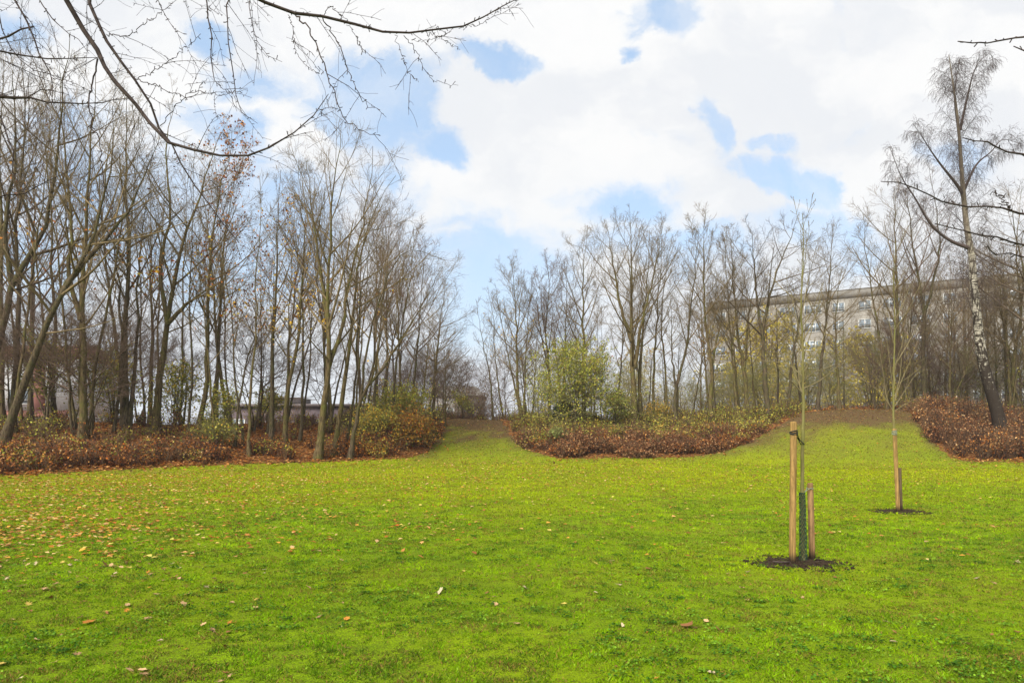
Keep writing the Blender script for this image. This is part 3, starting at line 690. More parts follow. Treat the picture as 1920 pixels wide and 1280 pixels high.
protos = [proto_tree(14, 2.0, .12, 'thin', 'bark_dark', 'twig', 201, dens=.85), proto_tree(13, 2.2, .11, 'slender', 'bark', 'twig', 202, extra=1, dens=.6),
          proto_tree(12, 2.4, .11, 'thin', 'bark_dark', 'twig_purple', 203, extra=1, dens=.8), proto_tree(15, 2.2, .14, 'thin', 'bark', 'twig', 204, (130, RUST, 3, 12)),
          proto_tree(7, 2.6, .07, 'spread', 'bark_dark', 'twig_purple', 205, extra=2, dens=.6), proto_tree(6, 2.2, .06, 'spread', 'bark', 'twig_olive', 206, (500, YELG, .5, 5), extra=2, dens=.6),
          proto_tree(13, 1.5, .065, 'thin', 'bark_dark', 'twig', 207, (150, YELL + RUST, 1.5, 9), dens=.55, lsize=.08), proto_tree(14, 1.7, .075, 'thin', 'bark', 'twig', 208, (100, RUST, 3, 11), dens=.55)]
used = set()
rf = random.Random(4)
def place(kp, u, D, h, label, group):
    p = protos[kp]
    if kp in used: o = copy_tree(p)
    else: o = p; used.add(kp)
    h0 = (14, 13, 12, 15, 7, 6, 13, 14)[kp]; s = h / h0; x = (u - 960) / F * D
    o.location = (x, D, float(terr(x, D)) - .06); sw = s ** .6; o.scale = (sw, sw, s); o.rotation_euler = (rf.gauss(0, .035), rf.gauss(0, .035), rf.uniform(0, 6.28))
    tag(o, label, 'tree', group)
def skyline(u): return np.interp(u, [-100, 0, 200, 330, 460, 500, 620, 700, 760, 800, 860, 900, 950, 1030, 1190, 1280, 1320, 1520, 1560, 1620, 1720, 1800, 2000],
                                    [60, 80, 190, 230, 300, 340, 300, 330, 420, 490, 590, 630, 560, 530, 480, 490, 460, 470, 520, 450, 400, 420, 380])
zones = [(-60, 240, 4, 30, 42, 'slim bare tree in the back rows at the far left of the left bank'),
         (240, 480, 3, 33, 46, 'slim bare tree in the back rows behind the Y shaped tree'),
         (480, 700, 3, 38, 50, 'slim bare tree in the back rows behind the large fan shaped tree'),
         (690, 850, 8, 42, 56, 'small bare tree crowded on the sloping end of the left bank'),
         (950, 1180, 6, 48, 60, 'slim bare tree behind the leafy green tree'),
         (1200, 1440, 6, 47, 60, 'slim bare tree in the back rows of the middle bank'),
         (1440, 1640, 4, 47, 62, 'slim bare tree between the mound top and the apartment block'),
         (1690, 1990, 22, 45, 62, 'slim bare tree in the dense wood around the birch')]
poles = [(-60, 250, 7, 29, 40, 'very slim straight bare stem among the trees at the far left'), (250, 500, 8, 32, 43, 'very slim straight bare stem between the Y shaped tree and the straight brown trunk'),
         (500, 700, 7, 35, 46, 'very slim straight bare stem around the large fan shaped tree'), (960, 1430, 9, 44, 54, 'very slim straight bare stem on the middle bank')]
for (a, b, n, d0, d1, lab) in poles:
    for k in range(n):
        u = a + (b - a) * (k + rf.random()) / n; D = rf.uniform(d0, d1); vt = skyline(u) + abs(rf.gauss(0, 60)) + 30; x = (u - 960) / F * D
        place(rf.choice((6, 7)), u, D, max(5, EYE + (HY - vt) / F * D - float(terr(x, D))), lab, lab.replace('stem', 'stems'))
for (a, b, n, d0, d1, lab) in zones:
    for k in range(n):
        u = a + (b - a) * (k + rf.random()) / n; D = rf.uniform(d0, d1)
        kp = rf.choice((0, 1, 2, 3)); vt = skyline(u) + abs(rf.gauss(0, 70)) + 25
        x = (u - 960) / F * D; h = EYE + (HY - vt) / F * D - float(terr(x, D))
        place(kp, u, D, max(h, 5), lab, lab.replace('slim bare tree', 'bare trees').replace('small bare tree', 'bare trees'))
under = [(-80, 260, 6, 30, 40, 4, 'dark bushy understorey tree at the far left of the left bank'), (260, 640, 5, 34, 48, 4, 'dark bushy understorey tree behind the middle of the left bank'),
         (690, 850, 7, 46, 60, 4, 'low bushy tree on the slope above the yellow green shrub'), (850, 960, 5, 56, 70, 4, 'low bushy tree beyond the top of the path'),
         (960, 1330, 8, 48, 64, 5, 'low olive bush tree behind the middle bank'), (1330, 1640, 9, 50, 66, 5, 'low olive bush tree in front of the apartment block'),
         (1640, 1980, 9, 46, 62, 4, 'dark bushy understorey tree behind the right hedge'), (1640, 1980, 7, 47, 58, 5, 'olive bush tree behind the right hedge')]
for (a, b, n, d0, d1, kp, lab) in under:
    for k in range(n):
        u = a + (b - a) * (k + rf.random()) / n; place(kp, u, rf.uniform(d0, d1), rf.uniform(4.0, 6.5) if kp == 4 else rf.uniform(3.8, 6.2), lab, lab.replace(' tree', ' trees', 1))

# ------------------------------------------------------------------ leafy trees and shrubs
def bushy(name, label, cat, u, D, h, cw, nst, nleaf, cols, seed, lsize=.05, mt='bark_dark', mtw='twig_olive', lean=0.0, low=.25, droop=0, group=None, wst=.04, pos=None):
    """several stems from one root, leaves on every twig"""
    rng = np.random.default_rng(seed); SP, SR = [], []
    for k in range(nst):
        a = rng.uniform(0, 6.28); q = np.linspace(0, 1, 10); out = cw * rng.uniform(.15, .7)
        SP.append(np.stack([np.cos(a) * out * q ** 1.3 + lean * q * h, np.sin(a) * out * q ** 1.3, h * rng.uniform(.7, 1) * q], 1) + np.cumsum(rng.normal(0, .02, (10, 3)), 0))
        SR.append(np.maximum(wst * rng.uniform(.6, 1) * (1 - .9 * q), .008))
    P0, R0 = np.stack(SP), np.stack(SR); lv = [(P0, R0)]
    P1, R1, _, _ = kids(rng, P0, R0, 9, low, .98, .9, .25, lambda p, q: cw * (.75 * (1 - q) + .3), 5, .05 - droop, .12, .012, .006); l1 = plen(P1); lv.append((P1, R1))
    P2, R2, _, _ = kids(rng, P1, R1, 7, .15, 1, .8, .3, lambda p, q: l1[p] * .45 + .05, 4, -droop, .14, .010, .005); l2 = plen(P2); lv.append((P2, R2))
    P3, R3, _, _ = kids(rng, P2, R2, 3, .2, 1, .8, .3, lambda p, q: l2[p] * .45 + .05, 3, -droop, .14, .010, .0045); lv.append((P3, R3))
    x = (u - 960) / F * D; base = (x, D, float(terr(x, D)) - .04)
    root = empty(name, base)
    m = MB(); m.tube(P0, R0, 7); m.build('stems', M[mt], root, True)
    m = MB(); m.tube(P1, R1, 4); m.tube(P2, R2, 3); m.tube(P3, R3, 3); m.build('twigs', M[mtw], root, True)
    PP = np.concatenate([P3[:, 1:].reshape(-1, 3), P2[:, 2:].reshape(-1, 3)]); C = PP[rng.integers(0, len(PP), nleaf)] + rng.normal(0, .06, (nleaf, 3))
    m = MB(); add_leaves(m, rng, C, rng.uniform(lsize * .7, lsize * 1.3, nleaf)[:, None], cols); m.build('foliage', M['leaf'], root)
    return tag(root, label, cat, group)
Dg = ground_D(1112, 812)
bushy('leafy_tree', 'rounded small tree still covered in green and yellowing leaves, middle bank', 'tree', 1085, Dg + 1, 5.7, 3.3, 12, 14000, [(.20, .23, .03), (.28, .30, .05), (.38, .40, .055), (.12, .14, .02), (.44, .38, .07), (.34, .24, .07)], 31, .05, lean=-.03, low=.10, wst=.06, droop=.05)
bushy('leafy_bush', 'low green bush at the right foot of the leafy green tree', 'bush', 1150, Dg + .6, 2.6, 1.3, 5, 2600, GREN, 32, .05)
bushy('willow', 'golden yellow willow in front of the left half of the apartment block', 'tree', 1435, 78, 15, 6.5, 7, 15000, [(.50, .40, .06), (.40, .35, .06), (.56, .43, .07), (.30, .26, .06)], 33, .105, lean=0, droop=.12, wst=.16, low=.2)
bushy('willow', 'rounder golden yellow willow in front of the block, just left of the far young tree', 'tree', 1640, 74, 14.2, 5.2, 7, 15000, [(.54, .43, .05), (.45, .38, .05), (.58, .45, .06), (.30, .27, .05)], 34, .105, droop=.12, wst=.16, low=.15)
bushy('pale_tree', 'pale yellow crown seen far behind the biggest middle tree', 'tree', 1195, 88, 12.5, 4.5, 6, 3800, [(.45, .38, .16), (.38, .32, .14)], 35, .09, droop=.08, wst=.12)
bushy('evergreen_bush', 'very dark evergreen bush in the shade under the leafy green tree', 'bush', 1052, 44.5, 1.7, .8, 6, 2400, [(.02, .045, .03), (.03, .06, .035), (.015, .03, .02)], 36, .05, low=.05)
bushy('shrub', 'yellow green sapling in front of the grassy path crest', 'shrub', 868, 49.5, 2.1, 1.0, 4, 420, YELG, 37, .055, low=.3)
bushy('shrub', 'large yellow green shrub at the right end of the left bank beside the path', 'shrub', 752, 41, 2.3, 2.1, 9, 4200, YELG, 38, .05, low=.1)
bushy('shrub', 'russet and yellow shrub low at the tip of the left bank', 'shrub', 770, 38.6, 1.25, 1.6, 9, 4200, RUST + [YELL[1]] + [YELG[4]], 39, .05, low=.1)
bushy('shrub', 'yellow leaved shrub right behind the low forked tree', 'shrub', 700, 38, 1.6, 1.5, 8, 2400, YELG + YELL, 40, .05, low=.1)
bushy('shrub', 'pale green broad leaved shrub sprawling over the red hedge front', 'shrub', 1042, 38.6, 1.0, .7, 6, 420, [(.26, .28, .09), (.20, .23, .07)], 41, .075, low=.2)
bushy('shrub', 'yellow green shrub at the front of the left bank by the crooked sapling', 'shrub', 405, 32.6, 1.2, 1.2, 6, 600, YELG, 42, .05, low=.1)
bushy('shrub', 'tall yellow green shrub behind the dark bundle of stems', 'shrub', 212, 36, 4.4, 2.0, 6, 2300, YELG, 43, .06, low=.1)
bushy('shrub', 'tall yellow green shrub right of the dark bundle of stems', 'shrub', 328, 37, 3.4, 1.8, 6, 2000, YELG, 44, .06, low=.1)
bushy('shrub', 'green leaved shrub between the leaning trunk and the stout double trunk', 'shrub', 100, 34, 4.6, 2.2, 6, 2600, YELG + GREN[:2], 45, .06, low=.3)
bushy('shrub', 'yellow shrub at the back of the left bank before the dark low building', 'shrub', 500, 41, 2.0, 1.4, 5, 1500, YELG, 46, .055, low=.1)
bushy('shrub', 'orange yellow shrub beside the small white roof', 'shrub', 1237, 46, 1.3, 1.0, 5, 900, [(.5, .3, .05), (.42, .3, .07)], 47, .055, low=.1)
bushy('shrub', 'yellow green shrub right of the straight pole trunk on the left bank', 'shrub', 418, 35, 2.6, 1.2, 5, 900, YELG, 48, .055, low=.2)

# ------------------------------------------------------------------ hedges of the banks (uncountable low shrubs)
def hedge(name, label, specs, seed):
    rng = np.random.default_rng(seed); m = MB(); L = MB()
    for (u0, u1, t0, t1, n, h0, h1, cols, nl, rad) in specs:
        c = 0
        for _ in range(n * 6):
            if c >= n: break
            u = rng.uniform(u0, u1); t = rng.uniform(t0, t1); Df = np.interp(u, TU, TF); Wd = np.interp(u, TU, TW)
            y = Df + t * Wd; x = (u - 960) / F * y; b = float(bedf(x, y))
            if b < .03 + .16 * vn(x, y, .9, 88) - .05: continue
            c += 1
            edge = min(1, .5 + b * 3) * (.62 + .6 * vn(x, y, 1.5, 89)); h = rng.uniform(h0, h1) * edge; r = rad * rng.uniform(.7, 1.3); z = float(terr(x, y))
            ns = 34; a = rng.uniform(0, 6.28, ns); q = np.sqrt(rng.random(ns)) * r
            p0 = np.stack([x + np.cos(a) * q * .5, y + np.sin(a) * q * .5, np.full(ns, z - .03)], 1)
            p2 = np.stack([x + np.cos(a) * q * 1.15, y + np.sin(a) * q * 1.15, z + h * rng.uniform(.65, 1.32, ns)], 1)
            p1 = (p0 + p2) / 2 + rng.normal(0, .07, (ns, 3))
            m.tube(np.stack([p0, p1, p2], 1), np.tile([.010, .008, .005], (ns, 1)), 3, np.array([(.13, .075, .045), (.20, .13, .075), (.075, .045, .035)][rng.integers(0, 3)]))
            k = int(nl * rng.uniform(.35, 1.25)); f = rng.random(k) ** .6; j_ = rng.integers(0, ns, k)
            C = p0[j_] * (1 - f[:, None]) + p2[j_] * f[:, None] + rng.normal(0, .09, (k, 3)); C[:, 2] = np.maximum(C[:, 2], z + .02)
            mixc = np.array(cols[0] if rng.random() < .70 else cols[1]) * rng.uniform(.7, 1.25)
            add_leaves(L, rng, C, rng.uniform(.028, .06, k)[:, None], mixc)
    for mb, suffix in ((L, 0), (m, 1)):
        pass
    # stems and leaves in one mass
    for vv, cc in zip(m.v, m.c): pass
    off = L.n; L.v += m.v; L.c += m.c; L.f[4] += [f + off for f in m.f[4]]; L.n += m.n
    tag(L.build(name, M['leaf']), label, 'hedge', kind='stuff')
hedge('low_thicket', 'low russet thicket along the front of the left bank', [(-250, 400, .02, .26, 230, .4, .75, (RUST + REDB[:4], YELG + TAN[:3]), 140, .40), (380, 640, .0, .3, 36, .35, .7, (RUST, YELG), 110, .4),
      (640, 835, .0, .5, 90, .5, .95, (RUST, YELL + YELG[:3]), 170, .42), (-200, 640, .25, 1.1, 150, .35, .8, (YELG, RUST), 70, .45), (640, 840, .35, 1.2, 110, .5, 1.1, (YELG, GREN), 110, .45)], 61)
hedge('low_hedge', 'reddish brown leafy hedge curving round the front of the middle bank', [(940, 1470, .05, .45, 420, .42, .74, (REDB, RUST), 170, .42), (960, 1500, .24, 1.15, 480, .45, .9, (YELG, YELG), 130, .45),
      (1050, 1330, .0, .2, 120, .5, .75, (REDB, REDB), 190, .4)], 62)
hedge('low_scrub', 'brown red scrub beyond the crest of the grassy path', [(830, 1010, 1.3, 1.7, 90, .5, .9, (REDB, YELG), 110, .5), (1480, 1720, 1.16, 1.5, 50, .3, .55, (RUST, YELG), 90, .5)], 63)
hedge('low_hedge', 'deep red brown hedge around the foot of the birch', [(1700, 2200, .05, 1.0, 560, .65, 1.1, (REDB, RUST + TAN[:3]), 130, .45), (1700, 2150, .9, 1.3, 110, .8, 1.3, (YELG, REDB), 90, .5)], 64)

# distant scrub beyond the banks: one mass
def far_scrub():
    rng = np.random.default_rng(77); m = MB()
    for (u0, u1, n, d0, d1, h) in ((-100, 700, 14, 66, 90, 3.2), (690, 960, 16, 60, 80, 5.0), (960, 1330, 22, 66, 90, 6.0), (1330, 2100, 30, 62, 84, 5.5)):
        K = n; u = rng.uniform(u0, u1, K); D = rng.uniform(d0, d1, K); x = (u - 960) / F * D; z = terr(x, D)
        ns = 5; P0 = []; R0 = []
        for i_ in range(K):
            for s_ in range(ns):
                a = rng.uniform(0, 6.28); q = np.linspace(0, 1, 5)[:, None]; hh = h * rng.uniform(.6, 1.1)
                P0.append(np.array([x[i_], D[i_], z[i_]]) + np.concatenate([np.cos(a) * q ** 1.3 * 2.0, np.sin(a) * q ** 1.3 * 2.0, q * hh], 1)); R0.append(np.linspace(.06, .015, 5))
        P0 = np.array(P0); R0 = np.array(R0)
        P1, R1, _, _ = kids(rng, P0, R0, 9, .1, 1, .8, .3, lambda p, q: np.full(len(p), 1.5), 4, .05, .12, .02, .016)
        P2, R2, _, _ = kids(rng, P1, R1, 5, .1, 1, .7, .3, lambda p, q: np.full(len(p), .8), 3, .03, .12, .02, .012)
        m.tube(P0, R0, 4, (.13, .10, .06)); m.tube(P1, R1, 3, (.15, .11, .07)); m.tube(P2, R2, 3, (.17, .12, .085))
        C = P2[rng.integers(0, len(P2), 2200), -1]; add_leaves(m, rng, C, rng.uniform(.06, .10, len(C))[:, None], [(.28, .17, .08), (.22, .20, .08), (.17, .10, .06)])
    tag(m.build('distant_scrub', M['leaf']), 'brownish band of bare scrub far behind the banks', 'scrub', kind='stuff')
far_scrub()

# ------------------------------------------------------------------ near young trees with stakes
M['stake'] = None
def stake_mat(name, base, dark):
    m, n, b, _ = mat(name, .75)
    P = oc(n); s = n.new('ShaderNodeSeparateXYZ'); n.l.new(P, s.inputs[0])
    g_ = n.noise(n.scalev(P, (1, 1, .04)), 42, 5, .7); k_ = n.noise(n.scalev(P, (1, 1, .35)), 14, 5, .65)
    c = n.mix(n.ss(g_, .36, .62), tuple(x * .5 for x in base), tuple(x * 1.12 for x in base)); c = n.mix(n.ss(k_, .46, .66, 0, .7), c, dark)
    c = n.mix(n.ss(n.math('ADD', s.outputs[2], n.math('MULTIPLY', k_, .16)), .26, .12), c, (.022, .015, .010))
    n.l.new(c, b.inputs['Base Color']); bump(n, b, g_, .5, .006); return m
M['stake'] = stake_mat('pine_stake', (.29, .18, .065), (.14, .088, .03)); M['stake2'] = stake_mat('weathered_stake', (.27, .16, .075), (.10, .06, .03))
M['stake3'] = stake_mat('grey_stake', (.13, .09, .05), (.05, .038, .025))
M['strap'] = plain_mat('black_strap', (.02, .022, .022), .5, .3, 30); M['rope'] = plain_mat('grey_green_tie', (.20, .22, .15), .8, .3, 60)
M['soil'] = None
def stake(label, u, vb, ut, vt, D, hw, mt, lean=0):
    b = px(u, vb, D); z0 = float(terr(b[0], D)); top = px(ut, vt, D) ; h = top[2] - z0
    r = hw / F * D; q = [-.05, 0, .15, .5, 1.0, h - .03, h - .012, h]; q = [a for a in q if a <= h]
    q = sorted(set(q)); dx = top[0] - b[0]
    P = np.array([(dx * max(a, 0) / h + .002 * math.sin(a * 7), .002 * math.cos(a * 5), a) for a in q])
    R = np.array([r * (1.03 if a < h - .02 else (.97 if a < h - .002 else .86)) for a in q])
    m = MB(); m.tube(P, R, 20); th = np.arange(20) * 2 * math.pi / 20
    ring = m.v[0][-20:]; m.fan(ring, ring.mean(0) + np.array([0, 0, .001]))
    o = m.build('stake', M[mt], None, True); o.location = (b[0], D, z0)
    for p in o.data.polygons:
        if len(p.vertices) == 3: p.use_smooth = False
    tag(o, label, 'stake', 'wooden stakes of the young trees'); return o, r, np.array([b[0] + dx, D, z0 + h])
def soil_patch(cx, cy, r, label, seed):
    rng = np.random.default_rng(seed); m = MB(); nr, na = 16, 72
    rr = np.linspace(0, 1, nr); V = []
    for i_ in range(nr):
        for j_ in range(na):
            a = j_ * 2 * math.pi / na; ed = .92 + .12 * math.sin(a * 2 + seed) + .10 * math.sin(a * 5 + 2 * seed) + .08 * math.sin(a * 11) + rng.uniform(-.13, .10)
            x = cx + math.cos(a) * rr[i_] * r * ed * 1.12; y = cy + math.sin(a) * rr[i_] * r * ed
            z = float(terr(x, y)) + (.012 * (1 - rr[i_] ** 2) + rng.uniform(0, .024) * (rr[i_] < .97)) * 1 + .003
            if i_ == nr - 1: z -= .03
            V.append((x, y, z))
    q = [(i_ * na + j_, i_ * na + (j_ + 1) % na, (i_ + 1) * na + (j_ + 1) % na, (i_ + 1) * na + j_) for i_ in range(nr - 1) for j_ in range(na)]
    m.add(V, q)
    # crumbs of earth
    n = 420; a = rng.uniform(0, 6.28, n); q_ = np.sqrt(rng.random(n)) * r * 1.22; x = cx + np.cos(a) * q_ * 1.1; y = cy + np.sin(a) * q_
    for k in range(n):
        s = rng.uniform(.006, .022); c = np.array([x[k], y[k], float(terr(x[k], y[k])) + .02 * max(0, 1 - (q_[k] / r) ** 2) + s * .4 + .004])
        v = np.array([(1, 0, 0), (0, 1, 0), (-1, 0, 0), (0, -1, 0), (0, 0, .8), (0, 0, -.8)]) * s * rng.uniform(.7, 1.3, (6, 3)) + c
        m.add(v, [(0, 1, 4), (1, 2, 4), (2, 3, 4), (3, 0, 4), (1, 0, 5), (2, 1, 5), (3, 2, 5), (0, 3, 5)])
    o = m.build('soil_patch', M['soil']); tag(o, label, 'soil patch', kind='structure')
def soilm():
    m, n, b, _ = mat('soil', .95); P = n.new('ShaderNodeNewGeometry').outputs['Position']
    a = n.noise(P, 30, 5, .7); c = n.mix(n.ss(a, .3, .7), (.014, .010, .007), (.05, .034, .022)); c = n.mix(n.ss(n.noise(P, 9, 4), .55, .68, 0, .55), c, (.07, .12, .012))
    n.l.new(c, b.inputs['Base Color']); bump(n, b, a, .9, .02); return m
M['soil'] = soilm()
soil_patch(PITS[0][0], PITS[0][1], .5, 'dark round soil patch around the near young tree', 1)
soil_patch(PITS[1][0], PITS[1][1], .46, 'dark round soil patch around the far young tree', 2)
s1, sr1, top1 = stake('tall round pine stake left of the near young tree', 1485.5, 1057, 1488, 790, 8.62, 5.9, 'stake')
s2, sr2, top2 = stake('short round weathered stake right of the near young tree', 1523, 1043, 1519, 905, 8.95, 5.3, 'stake2')
s3, sr3, top3 = stake('tall pine stake in front of the far young tree', 1684, 963, 1677, 803, 14.25, 3.5, 'stake')
s4, sr4, top4 = stake('short dark stake beside the tall one of the far young tree', 1689.5, 960, 1686.5, 877, 14.45, 3.0, 'stake3')

def young_tree(label, u, v, D, pts, r0, whorls, leader_kids, seed):
    rng = np.random.default_rng(seed); bx = (u - 960) / F * D; base = np.array([bx, D, float(terr(bx, D)) - .02])
    P = np.array([px(a, b, D) for a, b in pts]); P[0] = base; P = resample(P - base, 40); P[1:, :2] += rng.normal(0, .004, (39, 2))
    q = np.linspace(0, 1, 40); R = r0 / F * D * (1 - .90 * q ** 1.1); R *= 1 + .05 * np.sin(q * 70); R = np.maximum(R, .004)
    root = empty('young_tree', base); m = MB(); m.tube(P, R, 14)
    for k in range(26):   # nodes on the stem
        f = rng.uniform(.2, .95); i_ = int(f * 38); a = rng.uniform(0, 6.28); c = P[i_] + np.array([math.cos(a), math.sin(a), 0]) * R[i_] * .8
        m.tube([c - [0, 0, .012], c, c + [0, 0, .012]], [R[i_] * .15, R[i_] * .42, R[i_] * .15], 6)
    m.build('trunk', M['bark_young'], root, True)
    Pw, Rw = [], []
    for pw in whorls:
        st = np.array([px(a, b, D) for a, b in pw]) - base
        dy = rng.uniform(-.28, .28); st[:, 1] += np.linspace(0, 1, len(st)) * dy; Pw.append(resample(st, 8)); Rw.append(np.linspace(.009, .003, 8))
    Pw = np.array(Pw); Rw = np.array(Rw)
    P0, R0 = P[None], R[None]
    P1, R1, _, _ = kids(rng, P0, R0, leader_kids, .46, .99, .62, .18, lambda p, q_: .62 * (1 - .6 * q_) * D / 8.7 + .12, 7, .09, .09, .012, .0035)
    Pa = np.concatenate([resample(p, 7)[None] for p in Pw] + [P1]); Ra = np.concatenate([np.linspace(.0085, .003, 7)[None]] * len(Pw) + [R1])
    la = plen(Pa); P2, R2, _, _ = kids(rng, Pa, Ra, 5, .25, .95, .7, .25, lambda p, q_: la[p] * .38 * (1 - .5 * q_), 4, .05, .1, .009, .0024)
    m = MB(); m.tube(Pa, Ra, 6); m.tube(P2, R2, 4)
    # buds
    tips = np.concatenate([Pa[:, -1], P2[:, -1], P2[:, 2]]); 
    for c in tips: m.tube([c - [0, 0, .004], c + [0, 0, .004], c + [0, 0, .016]], [.0015, .005, .001], 4)
    m.build('crown', M['twig_pale'], root, True)
    tag(root, label, 'young tree'); return base, P, R
yb1, yP1, yR1 = young_tree('near young tree tied between two stakes, lower trunk wrapped in green mesh', 1506, 1047, 8.78,
    [(1506, 1047), (1505, 950), (1504, 870), (1506, 790), (1506, 735), (1504, 640), (1503, 560), (1506, 470), (1504, 400)], 4.2,
    [[(1505, 738), (1480, 716), (1455, 700), (1440, 672)], [(1505, 735), (1485, 690), (1468, 640), (1452, 612), (1440, 600)], [(1506, 728), (1530, 716), (1560, 690), (1578, 676)],
     [(1505, 720), (1520, 700), (1550, 690), (1590, 672)], [(1504, 705), (1480, 680), (1450, 675), (1425, 668)], [(1505, 700), (1524, 672), (1540, 640), (1548, 610)],
     [(1505, 735), (1494, 700), (1489, 660), (1480, 640)], [(1504, 655), (1485, 630), (1470, 590), (1462, 560)], [(1504, 640), (1520, 610), (1530, 575), (1536, 540)]], 15, 91)
yb2, yP2, yR2 = young_tree('far young tree behind its tall stake, branching low', 1687, 958, 14.6,
    [(1687, 958), (1681, 870), (1676, 800), (1675, 760), (1676, 690), (1678, 600), (1676, 520), (1680, 450)], 2.7,
    [[(1675, 772), (1665, 745), (1662, 700), (1658, 660)], [(1675, 772), (1692, 762), (1715, 750), (1735, 740)], [(1675, 765), (1695, 740), (1725, 700), (1750, 690)],
     [(1675, 760), (1685, 720), (1700, 680), (1712, 640)], [(1675, 770), (1655, 735), (1632, 715), (1620, 700)], [(1675, 755), (1690, 700), (1694, 640), (1712, 610)], [(1676, 740), (1668, 690), (1660, 640)]], 10, 92)
# green mesh guard round the near trunk
def guard():
    D = 8.78; h = .90; m = MB(); n = 9; rows = 40
    def rad(z): return .036 + .013 * max(0, 1 - z / .7)
    def cen(z):
        i_ = np.searchsorted(yP1[:, 2], z); i_ = min(max(i_, 1), 39); return yP1[i_, :2]
    for s in (1, -1):
        for k in range(n):
            P = []
            for r_ in range(rows):
                z = .0 + h * r_ / (rows - 1); a = 2 * math.pi * k / n + s * z * 12.0; c = cen(z); P.append((c[0] + math.cos(a) * rad(z), c[1] + math.sin(a) * rad(z), z))
            m.tube(P, np.full(rows, .0036), 4)
    for z in (0.01, h - .005):
        c = cen(z); a = np.linspace(0, 2 * math.pi, 25); m.tube(np.stack([c[0] + np.cos(a) * rad(z), c[1] + np.sin(a) * rad(z), np.full(25, z)], 1), np.full(25, .005), 5)
    o = m.build('trunk_guard', plain_mat('green_plastic', (.03, .055, .035), .5, .4, 30), None, True); o.location = yb1 + np.array([0, 0, .02])
    tag(o, 'dark green plastic mesh sleeve around the foot of the near young tree', 'trunk guard')
guard()
def trunk_at(P, R, base, z):
    zz = P[:, 2] + base[2]; i_ = int(np.argmin(np.abs(zz - z))); return P[i_] + base, R[i_]
def tie(label, stk, sr, z, P, R, base, zt, mt, loops=2, w=.007):
    m = MB(); c = np.array([stk[0], stk[1], z]); tpt, tr = trunk_at(P, R, base, zt); d = tpt - c; d[2] = 0; d /= np.linalg.norm(d); nrm = np.array([-d[1], d[0], 0])
    for k in range(loops):
        a = np.linspace(0, 2 * math.pi, 25); zz = z + (k - loops / 2) * w * 2.2
        m.tube(np.stack([c[0] + np.cos(a) * (sr + w * .7), c[1] + np.sin(a) * (sr + w * .7), zz + np.sin(a + k) * .012], 1), np.full(25, w), 6)
    for s in (1, -1):
        p = [c + d * sr * .5 + nrm * s * sr * .95, (c + tpt) / 2 + nrm * s * .006 + [0, 0, (zt - z) * .45 - .0 * s], tpt + nrm * s * (tr + w * .5)]
        p[1][2] = (z + zt) / 2; p[2][2] = zt; m.tube(resample(np.array(p), 9), np.full(9, w * .9), 6)
    a = np.linspace(-.3, math.pi + .3, 15); ang = math.atan2(nrm[1], nrm[0]) 
    m.tube(np.stack([tpt[0] + np.cos(-a + ang) * (tr + w * .5), tpt[1] + np.sin(-a + ang) * (tr + w * .5), np.full(15, zt)], 1), np.full(15, w), 6)
    o = m.build('tree_tie', M[mt], None, True); tag(o, label, 'tie'); return o
tie('black tie strap from the top of the tall near stake down to the trunk', top1, sr1, top1[2] - .13, yP1, yR1, yb1, top1[2] - .29, 'strap', 3, .007)
tie('pale cord tie joining the short near stake to the trunk', top2, sr2, top2[2] - .06, yP1, yR1, yb1, top2[2] - .12, 'rope', 1, .005)
tie('grey cord tie wound round the top of the far tall stake', top3, sr3, top3[2] - .08, yP2, yR2, yb2, top3[2] - .09, 'rope', 4, .009)
m = MB(); m.tube(resample(np.array([px(1449, 1053, 8.55), px(1462, 1055, 8.5), px(1480, 1057, 8.5)]) * [1, 1, 0] + [0, 0, .045], 8), np.linspace(.010, .014, 8), 6)
tag(m.build('stick', M['over'], None, True), 'short dark stick lying on the soil at the foot of the tall near stake', 'stick')

